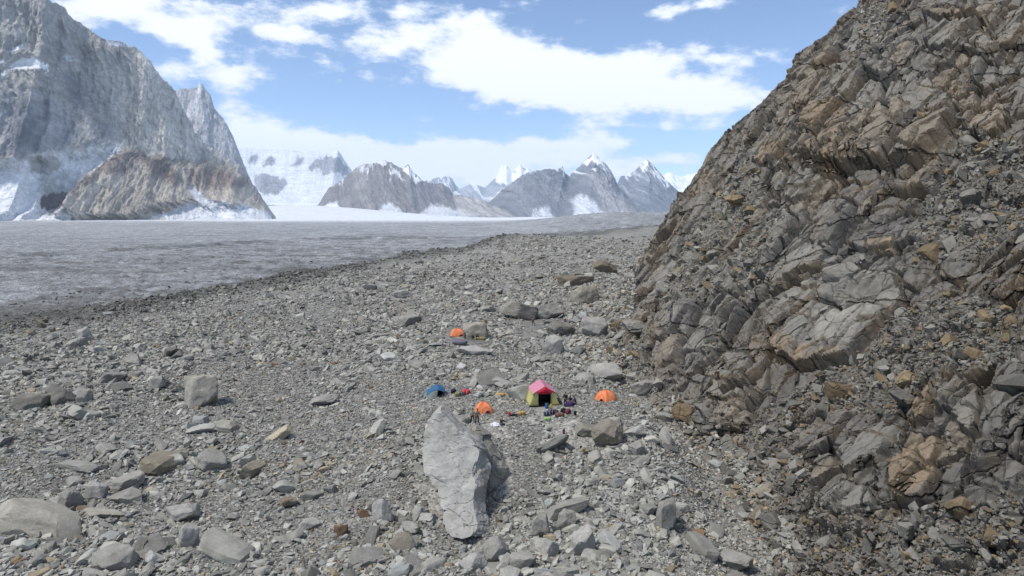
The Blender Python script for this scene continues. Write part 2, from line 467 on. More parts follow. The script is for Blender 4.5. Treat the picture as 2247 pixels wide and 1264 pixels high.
def stone_tint(n, x, y, r, a=.3):
    """light grey stones, a few bluish, tan or rusty ones gathered in patches"""
    g = 0.315 + 0.11 * r.normal(size=n).clip(-1.6, 1.8) * .8
    c = np.stack([g * 1.0, g * 0.98, g * 0.90], -1)
    blue = r.random(n) < 0.10
    c[blue] *= np.array([0.95, 0.985, 1.05])
    patch = sst(0.15, 0.6, fbm2(x / 14, y / 14, 3, 77))
    p2 = sst(6, 0, np.hypot(x + 12.5, (y - 49) * 0.6)) + 0.7 * sst(5, 0, np.hypot(x + 9, (y - 58) * 0.6))
    p = 0.035 + 0.10 * patch + 0.18 * p2 + 0.12 * sst(-8, 0, x - np.interp(y, FY, FX)) + 0.1 * sst(14, 0, np.hypot(x - 20, y - 190) / 2)
    c *= .83
    tan = r.random(n) < p
    c[tan] = c[tan] * (np.array([1.02, 0.86, 0.66]) if a < 1 else np.array([.98, .88, .74]))
    rust = r.random(n) < p * 0.22 * (a < .9)
    c[rust] = np.array([0.15, 0.09, 0.05]) * (0.7 + 0.8 * r.random(n)[rust])[:, None]
    wet = sst(34, 4, (x - np.interp(y, GY, GX)) + 10 * fbm2(x / 14, y / 14, 3, 66)) * sst(120, 170, y)
    return np.clip(c * np.array([1.0, 1.0, .96]) * (1 - .5 * wet)[:, None], 0.02, 0.62)


def build_moraine():
    k = 0.0032
    ys = 24 * np.exp(np.arange(int(math.log(1150 / 24) / k)) * k)
    q = np.arange(-1.02, 0.62, 0.0034)
    Y, Q = np.meshgrid(ys, q, indexing='ij')
    X = Q * Y
    # the sheet is not wanted far out over the ice
    gx = np.interp(Y, GY, GX); X = np.maximum(X, gx - 62)
    Z = ground(X, Y)
    P = np.stack([X, Y, Z], -1)
    sd = clear_mask(P)
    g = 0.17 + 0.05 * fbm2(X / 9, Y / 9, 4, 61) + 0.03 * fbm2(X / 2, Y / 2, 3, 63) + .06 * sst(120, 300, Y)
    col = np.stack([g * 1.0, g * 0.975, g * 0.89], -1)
    # dark wet debris along the ice edge
    wet = sst(30, 4, (X - gx) + 8 * fbm2(X / 14, Y / 14, 3, 66)) * sst(120, 170, Y)
    col *= (1 - 0.5 * wet)[..., None]
    flat = sst(-6, 8, sd)[..., None]
    col = col * (1 - flat) + flat * np.array([0.25, 0.24, 0.215]) * (1 + 0.12 * fbm2(X, Y, 3, 5))[..., None]
    # two shallow meltwater hollows
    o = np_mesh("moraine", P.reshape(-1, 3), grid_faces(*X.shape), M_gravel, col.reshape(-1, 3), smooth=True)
    tag(o, "grey gravel moraine slope falling from the camp to the glacier", kind="structure")


build_moraine()


# ------------------------------------------------------------------ rocks
def ico(sub):
    bm = bmesh.new(); bmesh.ops.create_icosphere(bm, subdivisions=sub, radius=1.0)
    bm.verts.ensure_lookup_table()
    V = np.array([v.co[:] for v in bm.verts]); Fc = np.array([[v.index for v in f.verts] for f in bm.faces])
    bm.free(); return V / np.linalg.norm(V, axis=1)[:, None], Fc


ICO = {s: ico(s) for s in (1, 2, 3, 4, 5)}


def rock_shape(seed, sub=2, cuts=9, rough=0.0):
    r = np.random.default_rng(seed)
    V, Fc = ICO[sub]
    A = np.array(Euler(r.random(3) * [0.5, 0.5, 6]).to_matrix())
    n = [A[:, i] * s for i in range(3) for s in (1, -1)]
    d = list(0.66 + 0.22 * r.random(6))
    for _ in range(cuts):
        v = r.normal(size=3); n.append(v / np.linalg.norm(v)); d.append(0.74 + 0.24 * r.random())
    n = np.array(n); d = np.array(d)
    c = V @ n.T
    rad = np.where(c > 0.05, d[None] / np.maximum(c, 0.05), 9).min(1)
    rad = np.minimum(rad, 1.25)
    if rough:
        rad = rad * (1 + rough * fbm3(V[:, 0] * 2.2 + seed, V[:, 1] * 2.2, V[:, 2] * 2.2, 4, seed))
        h, e, _ = facets(V[:, 0] * 2 + V[:, 2], V[:, 1] * 2 + seed, 0.9, 1, seed, 0.4)
        rad = rad * (1 + 0.35 * rough * h)
    P = V * rad[:, None]
    P = P / np.abs(P).max(0)
    return P, Fc


def hull_shape(seed, extra=3):
    """angular broken stone: the hull of a skewed box and a few stray corners"""
    r = np.random.default_rng(seed)
    pts = np.array([[x, y, z] for x in (-1, 1) for y in (-1, 1) for z in (-1, 1)], float) * .8
    pts += r.normal(size=pts.shape) * .26; pts[:, 0] += pts[:, 2] * r.normal() * .3; pts[:, 1] += pts[:, 2] * r.normal() * .3
    e = r.normal(size=(extra, 3)); e /= np.linalg.norm(e, axis=1)[:, None]
    pts = np.concatenate([pts, e * 1.15]); pts /= np.abs(pts).max(0)
    bm = bmesh.new()
    for p in pts: bm.verts.new(p)
    bmesh.ops.convex_hull(bm, input=bm.verts[:])
    bmesh.ops.delete(bm, geom=[v for v in bm.verts if not v.link_faces], context='VERTS')
    bmesh.ops.triangulate(bm, faces=bm.faces[:])
    bm.verts.index_update(); V = np.array([v.co[:] for v in bm.verts]); Fc = np.array([[v.index for v in f.verts] for f in bm.faces]); bm.free()
    return V, Fc


SINGLES = []; CLIFF_SINGLES = []


def rot_mats(rz, tx, ty):
    cz, sz = np.cos(rz), np.sin(rz); cx, sx = np.cos(tx), np.sin(tx); cy, sy = np.cos(ty), np.sin(ty)
    n = len(rz); o = np.zeros(n); l = np.ones(n)
    Rz = np.stack([cz, -sz, o, sz, cz, o, o, o, l], -1).reshape(-1, 3, 3)
    Rx = np.stack([l, o, o, o, cx, -sx, o, sx, cx], -1).reshape(-1, 3, 3)
    Ry = np.stack([cy, o, sy, o, l, o, -sy, o, cy], -1).reshape(-1, 3, 3)
    return Rx @ Ry @ Rz


def scatter_mesh(name, P, R, S, C, shapes, mat, r):
    """all the stones of a rubble cover as one mesh"""
    n = len(P); which = r.integers(0, len(shapes), n)
    VV, FF, CC = [], [], []; off = 0
    for k, (V, Fc) in enumerate(shapes):
        m = which == k
        if not m.any(): continue
        A = R[m] * S[m][:, None, :]
        W = np.einsum('nij,vj->nvi', A, V) + P[m][:, None, :]
        nv = len(V); cnt = m.sum()
        VV.append(W.reshape(-1, 3).astype(np.float32))
        FF.append((Fc[None] + (np.arange(cnt) * nv)[:, None, None] + off).reshape(-1, 3).astype(np.int32))
        CC.append(np.repeat(C[m], nv, axis=0).astype(np.float32)); off += nv * cnt
    return np.concatenate(VV), np.concatenate(FF), np.concatenate(CC)


SINGLE_MIN = 0.0115


def build_rubble():
    r = np.random.default_rng(3)
    out = []
    small = [hull_shape(100 + i, 1) for i in range(20)]
    mid = [hull_shape(200 + i, 5) for i in range(30)]
    for (a, cov) in ((0.15, .50), (0.25, .90), (0.42, 1.15), (0.7, .90), (1.1, .42), (1.7, .13), (2.5, .04)):
        dmax = min(a / 0.0021, 620); 
        dmin = 30
        n = int(cov * 0.82 * (dmax ** 2 - dmin ** 2) / (a * a * 1.6))
        y = np.sqrt(dmin ** 2 + (dmax ** 2 - dmin ** 2) * r.random(n))
        x = y * (-0.80 + 1.45 * r.random(n))
        fx = np.interp(y, FY, FX); gx = np.interp(y, GY, GX)
        keep = (x < fx + np.interp(y, [100, 140, 400], [1.5, 6, 14])) & ((x > gx - 5) | (r.random(n) < np.exp((x - gx) / 26) * .8))
        # fine and coarse belts
        coarse = fbm2(x / 16, y / 16, 3, 91)
        if a < 0.4: keep &= r.random(n) < 0.85
        else: keep &= r.random(n) < np.clip(0.80 + 2.0 * coarse + .5 * sst(-30, -4, x - fx) * sst(100, 125, y), 0.12, 1)
        # the fine gravel flank above the trough
        flank = (x > fx - 8.5) & (x < fx - 1) & (y < 92) & (y > 44)
        if a > 0.3: keep &= ~(flank & (r.random(n) < 0.8))
        x, y, fx = x[keep], y[keep], fx[keep]
        z = np.maximum(ground(x, y), glacier_z(x, y) - 10 * sst(-10, 70, x - np.interp(y, GY, GX)) * (y < 1200))
        cb_ = x > fx; z = np.where(cb_, cliff_base(y, (x - fx) / .62)[1], z)
        P = np.stack([x, y, z], -1)
        sd = clear_mask(P)
        if a > .3:
            for c_ in NOBIG: sd = np.maximum(sd, poly_sd(project(P)[0], project(P)[1], c_) + (3 if a > .6 else 0))
        keep = (sd < (-1 if a > 0.25 else 2)) | ((r.random(len(x)) < 0.12) & (a < 0.3))
        P = P[keep]; n = len(P)
        s = a * (0.7 + 0.75 * r.random(n) ** 1.5)
        S = np.stack([s * (0.75 + 0.6 * r.random(n)), s * (0.55 + 0.35 * r.random(n)), s * (0.28 + 0.34 * r.random(n))], -1) * 0.62
        P[:, 2] += S[:, 2] * (0.1 + 0.55 * r.random(n))
        R = rot_mats(r.random(n) * 6.283, r.normal(size=n) * 0.36, r.normal(size=n) * 0.36)
        C = stone_tint(n, P[:, 0], P[:, 1], r, a)
        ppx, ppy, _ = project(P)
        seen = (ppx > 5) & (ppx < 2240) & (ppy > 300) & (ppy < 1262)
        rank = np.sqrt(S[:, 0] * (S[:, 2] + .4 * S[:, 1])) / P[:, 1]
        one = seen & (rank > SINGLE_MIN)
        SINGLES.extend([(P[i], R[i], S[i], C[i]) for i in np.nonzero(one)[0]])
        P, R, S, C = P[~one], R[~one], S[~one], C[~one]
        big = (a > 0.45) | (a / P[:, 1] > 0.006)
        for m, sh in ((big, mid), (~big, small)):
            if m.any(): out.append(scatter_mesh("x", P[m], R[m], S[m], C[m], sh, None, r))
    off = 0; VV, FF, CC = [], [], []
    for V, Fc, C in out:
        VV.append(V); FF.append(Fc + off); CC.append(C); off += len(V)
    V = np.concatenate(VV); print("rubble verts", len(V), len(SINGLES))
    o = np_mesh("moraine_rubble", V, np.concatenate(FF), M_stone, np.concatenate(CC))
    tag(o, "loose cover of angular grey stones over the moraine", "rubble", kind="stuff")


build_rubble()

# ------------------------------------------------------------------ the glacier
def build_glacier():
    k = 0.0042
    ys = 110 * np.exp(np.arange(int(math.log(26000 / 110) / k)) * k)
    q = np.arange(-1.25, 0.9, 0.0042)
    Y, Q = np.meshgrid(ys, q, indexing='ij'); X = Q * Y
    Z = glacier_z(X, Y)
    # the near margin runs down under the moraine
    gx = np.interp(Y, GY, GX)
    Z = np.where(Y < 1200, Z - 10 * sst(-10, 70, X - gx), Z)
    by = np.interp(X, [-420, -366, -320, -280, -150, -15, 120], [560, 740, 900, 985, 1030, 1020, 1000])
    g = 0.255 + .07 * sst(500, 1500, Y) + 0.05 * fbm2(X / 160, Y / 160, 4, 12) - .09 * sst(.45, .9, ridged2(X / 40, Y / 7, 4, 19, .6)) + .07 * fbm2(X / 24, Y / 7, 4, 14, .7) + .04 * fbm2(X / 6, Y / 3, 3, 15)
    col = np.stack([g * 0.975, g * 1.0, g * 1.02], -1)
    n = .8 * fbm2(X / 60, Y / 26, 6, 71, 0.72) + .75 * fbm2(X / 13, Y / 7, 4, 73, .7)
    deb = sst(-0.08, 0.30, n + 0.35 * np.exp(-((Y - by) / 55) ** 2) + 0.85 * sst(150, 0, -(X - gx) + 60 * fbm2(X / 30, Y / 30, 4, 8, .6)) - 0.10) * (1 - 0.7 * sst(20, 160, Y - by))
    deb = np.clip(deb, 0, 1)[..., None] * 0.85
    col = col * (1 - deb) + deb * np.array([0.115, 0.113, 0.105])
    crev = (sst(.55, .85, ridged2((X + .5 * Y) / 26, (Y - .3 * X) / 9, 4, 81, .6)) * .42 * sst(-.2, .3, fbm2(X / 120, Y / 120, 3, 83)))[..., None]
    col = col * (1 - crev) + crev * np.array([0.10, 0.11, 0.12])
    crest = sst(0.35, 0.85, ridged2(X / 20, Y / 8, 4, 33, 0.7))[..., None] * 0.3
    col = col * (1 - crest) + crest * np.array([0.48, 0.50, 0.53])
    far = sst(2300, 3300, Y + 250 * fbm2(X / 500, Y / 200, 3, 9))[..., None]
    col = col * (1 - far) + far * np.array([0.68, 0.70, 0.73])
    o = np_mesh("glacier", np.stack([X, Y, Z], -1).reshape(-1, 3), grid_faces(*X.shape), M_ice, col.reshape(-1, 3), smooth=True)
    tag(o, "broad dirty grey glacier below the mountains", kind="structure")


build_glacier()


# ------------------------------------------------------------------ the mountains
def resample(pts, n):
    pts = np.array(pts, float)
    s = np.r_[0, np.cumsum(np.hypot(*np.diff(pts[:, :2], axis=0).T))]
    t = np.linspace(0, s[-1], n)
    return np.stack([np.interp(t, s, pts[:, i]) for i in range(pts.shape[1])], -1), t / s[-1]


def mountain(label, crest, foot, D, depth, seed, nu=420, nv=190, rock=(0.30, 0.30, 0.31), rock2=(0.24, 0.235, 0.235), snow_at=0.5, snow=0.0,
             flute=0.035, patches=(), crest_noise=2.5, prof=1.25):
    """crest: skyline (px, py[, D]); foot: line of the base (px, py). Built as a real two-sided ridge at distance D."""
    cr = np.array([(c[0], c[1], c[2] if len(c) > 2 else D) for c in crest], float)
    C, u = resample(cr, nu)
    # jagged skyline
    C[:, 1] -= crest_noise * 2.2 * (ridged2(u * nu / 16, u * 0 + seed, 5, seed, 0.75) - 0.3)
    Pc = np.array([world_at(*c) for c in C])
    ft, _ = resample(foot, nu)
    Pf = np.array([world_at(ft[i, 0], 470, (C[i, 2] - depth)) for i in range(nu)]); Pf[:, 2] = -30
    dz = np.array([f[1] for f in ft])
    Pb = Pc * [1.12, 1, 1]; Pb[:, 1] += depth * 1.2; Pb[:, 2] = -30
    v = np.linspace(0, 1, nv)
    # front: crest to foot
    hv = v ** prof
    front = np.empty((nv, nu, 3))
    front[..., :2] = Pc[None, :, :2] + (Pf - Pc)[None, :, :2] * hv[:, None, None]
    front[..., 2] = Pc[None, :, 2] + (Pf - Pc)[None, :, 2] * v[:, None] ** 0.96
    vb = np.linspace(1, 0, 14)[:-1]
    back = Pc[None] + (Pb - Pc)[None] * vb[:, None, None]
    H = np.ptp(Pc[:, 2]) + 1; Hm = Pc[:, 2].max()
    X, Y, Z = front[..., 0], front[..., 1], front[..., 2]
    L = max(Hm, 150)
    along = X * 1.0 + 0.3 * Y
    w = along + 0.12 * L * fbm2(X / L * 2, Z / L * 2, 3, seed + 5)
    env = sst(0, 0.07, v)[:, None] * 1.0
    d = flute * L * (1.5 * ridged2(w / (L * .33), Z / (L * 1.3), 4, seed, 0.6) + 1.0 * ridged2((w + .5 * Z) / (L * .11), Z / (L * .4), 4, seed + 9, 0.65) + .55 * ridged2(w / (L * .04), Z / (L * .13), 4, seed + 3, .7))
    bx_, by_, _ = project(front); wm = np.zeros(bx_.shape)
    for (poly, c, soft, push) in patches:
        if max(c) > .55: wm = np.maximum(wm, sst(-4, 6, poly_sd(bx_, by_, poly)))
    d = d * (1 - .7 * wm)                     # ice and snow lie smoother than the rock
    front[..., 1] -= (d * env)
    front[..., 0] += 0.25 * d * env
    px, py, _ = project(front)
    wx = px + 9 * fbm2(px / 12, py / 16, 5, seed + 20, .7); wy = py + 11 * fbm2(px / 7, py / 14, 5, seed + 30, .7)
    n1 = fbm2(w / (L * .2), Z / (L * .6), 5, seed + 40, .6); n2 = .8 * fbm2(w / (L * .05), Z / (L * .2), 5, seed + 50, .7) + .6 * ridged2(w / (L * .022), Z / (L * .22), 4, seed + 55, .6) + .6 * fbm2((w + Z) / (L * .02), Z / (L * .02), 3, seed + 57, .7)
    t = sst(-.25, .35, n1 + .5 * n2)[..., None]
    col = np.array(rock) * (1 - t) + np.array(rock2) * t
    col = col * (1 + (0.5 if max(rock) < .5 else .06) * n2[..., None])
    if max(rock) < .6:
        crk = sst(.62, .95, ridged2(w / (L * .016), Z / (L * .45), 3, seed + 71, .5)) * .45 + sst(.7, 1, ridged2(w / (L * .05) + .6 * n1, Z / (L * .3), 3, seed + 75, .5)) * .35
        col = col * (1 - crk * sst(-.5, .3, n1))[..., None]
    # snow on the gentler benches and in gullies
    if snow > 0:
        gul = ridged2(w / (L * .13), Z / (L * .5), 4, seed + 60, .6)
        s_ = sst(0.0, 0.28, snow - 0.5 + 0.55 * gul + 0.45 * (Z / Hm - snow_at))[..., None]
        col = col * (1 - s_) + s_ * np.array([0.80, 0.82, 0.86])
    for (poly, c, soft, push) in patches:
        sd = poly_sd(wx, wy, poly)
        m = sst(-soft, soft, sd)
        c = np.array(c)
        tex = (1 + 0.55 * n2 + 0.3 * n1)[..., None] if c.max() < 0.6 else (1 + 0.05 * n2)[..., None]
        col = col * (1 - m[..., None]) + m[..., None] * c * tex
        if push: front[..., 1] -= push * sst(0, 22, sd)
    V = np.concatenate([back, front]); 
    bc = np.broadcast_to(np.array(rock), back.shape)
    col = np.concatenate([bc, col])
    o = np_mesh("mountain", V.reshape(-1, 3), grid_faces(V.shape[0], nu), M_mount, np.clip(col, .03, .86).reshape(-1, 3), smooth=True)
    tag(o, label, kind="structure")
    return o


WHITE = (0.80, 0.82, 0.86)


def build_mountains():
    # the huge granite wall
    mountain("sheer grey granite wall with a brown lower buttress beside the glacier",
             [(-420, -160, 3000), (-200, -110, 3200), (-60, -60, 3300), (60, -30, 3400), (100, 0, 3400), (140, 12, 3500), (150, 32, 3500), (190, 60, 3600), (222, 84, 3600), (262, 92, 3650), (300, 104, 3700), (322, 124, 3700),
              (350, 162, 3750), (385, 202, 3800), (402, 236, 3850), (430, 290, 3900), (470, 332, 3950), (505, 352, 4000), (530, 366, 4000), (560, 408, 4050), (578, 436, 4050), (596, 470, 4100)],
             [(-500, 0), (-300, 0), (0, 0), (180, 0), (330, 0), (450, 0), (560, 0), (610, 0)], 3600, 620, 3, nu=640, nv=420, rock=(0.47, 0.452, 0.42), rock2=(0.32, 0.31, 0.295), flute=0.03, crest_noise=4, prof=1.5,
             patches=[
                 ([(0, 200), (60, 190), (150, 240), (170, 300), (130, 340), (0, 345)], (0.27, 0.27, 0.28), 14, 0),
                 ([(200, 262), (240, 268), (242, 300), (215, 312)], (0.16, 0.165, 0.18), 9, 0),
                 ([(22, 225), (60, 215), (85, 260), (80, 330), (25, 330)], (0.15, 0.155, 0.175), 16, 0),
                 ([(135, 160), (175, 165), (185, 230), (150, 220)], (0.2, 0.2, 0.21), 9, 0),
                 ([(-100, 360), (0, 352), (45, 350), (100, 334), (180, 326), (262, 318), (240, 350), (205, 378), (175, 408), (140, 445), (125, 480), (-100, 480)], (0.76, 0.78, 0.81), 8, -60),
                 ([(60, 345), (110, 338), (118, 365), (85, 385), (48, 372)], (0.33, 0.325, 0.31), 5, 0),
                 ([(60, 390), (120, 375), (190, 372), (172, 408), (135, 440), (70, 425)], (0.44, 0.45, 0.46), 12, 0),
                 ([(66, 438), (95, 420), (130, 422), (140, 440), (128, 462), (72, 460)], (0.12, 0.085, 0.08), 3, 25),
                 ([(136, 462), (150, 425), (180, 395), (232, 355), (285, 322), (330, 342), (352, 340), (420, 352), (470, 352), (520, 372), (556, 408), (588, 462), (470, 470), (430, 455), (350, 468), (300, 490), (180, 486)], (0.36, 0.325, 0.28), 5, 70),
                 ([(172, 400), (232, 352), (290, 325), (330, 350), (300, 388), (250, 380), (215, 408), (175, 425)], (0.185, 0.155, 0.14), 9, 0),
                 ([(300, 335), (345, 350), (380, 352), (420, 400), (395, 408), (340, 372)], (0.19, 0.155, 0.135), 9, 0),
                 ([(420, 372), (480, 370), (540, 396), (548, 412), (470, 420), (430, 405)], (0.20, 0.165, 0.145), 9, 0),
                 ([(20, 148), (50, 126), (76, 124), (102, 140), (108, 154), (60, 150), (22, 153)], WHITE, 2, 0),
                 ([(18, 112), (52, 93), (54, 99), (30, 114)], WHITE, 2, 0), ([(0, 135), (10, 130), (2, 142)], WHITE, 2, 0), ([(0, 160), (18, 152), (4, 168)], WHITE, 2, 0),
                 ([(134, 122), (150, 120), (170, 132), (150, 134)], (0.6, 0.62, 0.65), 3, 0),
                 ([(225, 84), (262, 90), (298, 100), (290, 104), (240, 95)], WHITE, 1.5, 0),
                 ([(250, 335), (272, 308), (262, 330), (248, 342)], (0.7, 0.72, 0.76), 2, 0), ([(180, 330), (200, 312), (215, 322)], (0.66, 0.68, 0.72), 3, 0),
                 ([(80, 470), (115, 452), (140, 452), (175, 478), (80, 482)], (0.42, 0.41, 0.40), 3, 30),
                 ([(428, 410), (440, 408), (470, 440), (500, 444), (520, 452), (560, 452), (600, 470), (600, 490), (400, 490), (340, 478), (395, 455), (440, 445)], (0.62, 0.64, 0.68), 4, 10),
                 ([(-100, 463), (0, 464), (70, 468), (180, 480), (-100, 490)], (0.75, 0.77, 0.8), 3, 0)])
    mountain("pale blue-grey spire standing behind the granite wall", [(300, 330), (350, 250), (388, 200), (398, 193), (412, 198), (424, 192), (431, 193), (438, 180), (446, 186), (454, 200), (462, 208), (470, 238), (492, 262), (512, 300), (524, 332), (540, 372), (560, 420), (600, 480)],
             [(280, 0), (620, 0)], 6200, 700, 8, nu=260, nv=200, rock=(0.42, 0.42, 0.43), rock2=(0.33, 0.33, 0.35), flute=0.03, crest_noise=2.0, snow=0.12)
    mountain("snow plateau with dark rock ribs above a white icefall", [(440, 335), (525, 324), (560, 328), (600, 326), (650, 331), (700, 333), (722, 336), (742, 329), (752, 345), (772, 375), (800, 410), (850, 460), (900, 475)],
             [(440, 0), (920, 0)], 11500, 4200, 15, nu=300, nv=240, rock=(.66, .69, .74), rock2=(0.60, 0.63, 0.68), flute=0.004, crest_noise=1.0, prof=0.9,
             patches=[([(545, 350), (562, 338), (568, 342), (560, 357), (548, 358)], (0.22, 0.23, 0.26), 5, 0), ([(575, 360), (592, 344), (606, 348), (596, 362), (580, 365)], (0.22, 0.23, 0.26), 5, 0),
                      ([(640, 362), (652, 344), (668, 344), (666, 356), (648, 366)], (0.22, 0.23, 0.26), 5, 0), ([(676, 372), (690, 350), (715, 345), (745, 348), (770, 378), (752, 384), (728, 376), (712, 382), (700, 372)], (0.23, 0.235, 0.26), 2, 60),
                      ([(556, 384), (590, 382), (618, 390), (632, 402), (624, 418), (604, 430), (575, 424), (560, 410)], (0.24, 0.25, 0.28), 3, 0)])
    mountain("broad brown-grey mountain with a snow-streaked summit mid glacier", [(670, 490), (700, 446), (722, 412), (745, 398), (760, 388), (780, 368), (795, 360), (812, 358), (840, 350), (858, 356), (872, 366), (884, 370), (896, 361), (908, 378), (930, 397), (950, 402), (968, 401), (985, 412), (995, 425), (1010, 428), (1050, 436), (1095, 452), (1145, 482)],
             [(660, 0), (1160, 0)], 7600, 1500, 21, nu=420, nv=220, rock=(0.26, 0.245, 0.24), rock2=(0.17, 0.16, 0.16), flute=0.05, snow=0.14, crest_noise=1.6,
             patches=[([(885, 372), (896, 362), (925, 398), (938, 418), (915, 400)], WHITE, 1.5, 0), ([(855, 366), (875, 378), (888, 398), (868, 384)], (0.7, 0.72, 0.76), 2, 0), ([(812, 358), (840, 349), (858, 356), (850, 360)], (0.7, 0.72, 0.75), 1.5, 0),
                      ([(898, 410), (930, 398), (968, 402), (992, 424), (990, 440), (955, 446), (940, 460), (900, 455)], (0.17, 0.165, 0.18), 3, 0), ([(880, 470), (895, 455), (910, 474)], (0.16, 0.16, 0.17), 2, 0),
                      ([(990, 425), (1060, 440), (1140, 480), (1010, 475)], (0.36, 0.345, 0.33), 3, 40), ([(690, 462), (740, 440), (742, 455), (700, 478)], (0.7, 0.72, 0.75), 4, 0),
                      ([(835, 450), (850, 442), (885, 470), (830, 475)], (.55, .57, .6), 5, 0), ([(920, 470), (950, 448), (1010, 462), (1040, 478), (920, 480)], (.55, .57, .6), 5, 0)])
    mountain("small hazy rock spikes far behind the glacier", [(900, 430), (925, 405), (935, 396), (944, 400), (952, 392), (962, 390), (968, 394), (975, 387), (984, 387), (992, 392), (1000, 404), (1012, 415), (1040, 440)],
             [(900, 0), (1040, 0)], 17000, 1500, 27, nu=140, nv=60, rock=(0.3, 0.31, 0.34), rock2=(0.24, 0.25, 0.28), snow=0.25, crest_noise=3)
    mountain("white pyramid peak rising behind the grey ridges", [(985, 430), (1010, 412), (1030, 405), (1050, 406), (1064, 412), (1078, 398), (1090, 384), (1102, 362), (1112, 362), (1124, 378), (1134, 368), (1142, 362), (1150, 370), (1158, 366), (1170, 380), (1200, 410), (1260, 450)],
             [(985, 0), (1265, 0)], 14000, 2600, 33, nu=220, nv=110, rock=(0.30, 0.32, 0.36), rock2=(0.24, 0.26, 0.3), snow=0.42, snow_at=0.72, crest_noise=1.6,
             patches=[([(1086, 400), (1104, 362), (1116, 362), (1128, 380), (1144, 364), (1158, 384), (1150, 402), (1110, 408)], WHITE, 3, 0), ([(1080, 440), (1110, 412), (1150, 415), (1120, 450)], WHITE, 4, 0)])
    mountain("dark grey ridge ending in a snow-tipped pyramid peak", [(1055, 478), (1078, 438), (1100, 418), (1130, 396), (1150, 382), (1172, 374), (1190, 373), (1205, 369), (1220, 373), (1235, 366), (1240, 378), (1250, 384), (1262, 372), (1272, 364), (1285, 352), (1303, 337), (1318, 350), (1332, 362), (1345, 382), (1358, 408), (1385, 440), (1430, 482)],
             [(1040, 0), (1440, 0)], 9300, 1500, 39, nu=380, nv=220, rock=(0.19, 0.192, 0.21), rock2=(0.12, 0.122, 0.14), snow=0.18, flute=0.055, crest_noise=1.8,
             patches=[([(1276, 364), (1303, 336), (1326, 356), (1312, 358), (1300, 352), (1286, 362)], WHITE, 1.5, 0), ([(1252, 440), (1275, 424), (1300, 440), (1335, 474), (1262, 474)], (0.52, 0.54, 0.58), 6, 0),
                      ([(1296, 372), (1303, 364), (1304, 380)], WHITE, 1.5, 0), ([(1170, 462), (1200, 450), (1215, 476), (1165, 478)], (.5, .52, .56), 5, 0), ([(1236, 368), (1242, 380), (1238, 396)], WHITE, 1.2, 0), ([(1352, 470), (1365, 452), (1400, 474)], WHITE, 3, 0),
                      ([(1290, 380), (1330, 385), (1370, 440), (1400, 475), (1330, 465)], (0.31, 0.3, 0.305), 8, 0)])
    mountain("steep lone grey pyramid peak next to the cliff edge", [(1330, 440), (1352, 408), (1362, 388), (1378, 385), (1396, 372), (1408, 358), (1419, 348), (1430, 360), (1444, 374), (1462, 396), (1482, 414), (1510, 440), (1560, 485)],
             [(1330, 0), (1570, 0)], 10500, 1400, 45, nu=240, nv=180, rock=(0.19, 0.20, 0.225), rock2=(0.13, 0.14, 0.165), snow=0.22, flute=0.05, crest_noise=1.5,
             patches=[([(1424, 354), (1446, 376), (1470, 410), (1462, 408), (1440, 378)], WHITE, 1.2, 0)])
    mountain("white snow crest low behind the lone pyramid peak", [(1430, 430), (1452, 382), (1470, 377), (1482, 384), (1500, 388), (1520, 382), (1560, 372), (1640, 365), (1700, 400)],
             [(1430, 0), (1700, 0)], 15000, 2000, 51, nu=160, nv=60, rock=WHITE, rock2=(0.5, 0.55, 0.62), snow=0.5, crest_noise=2)


build_mountains()
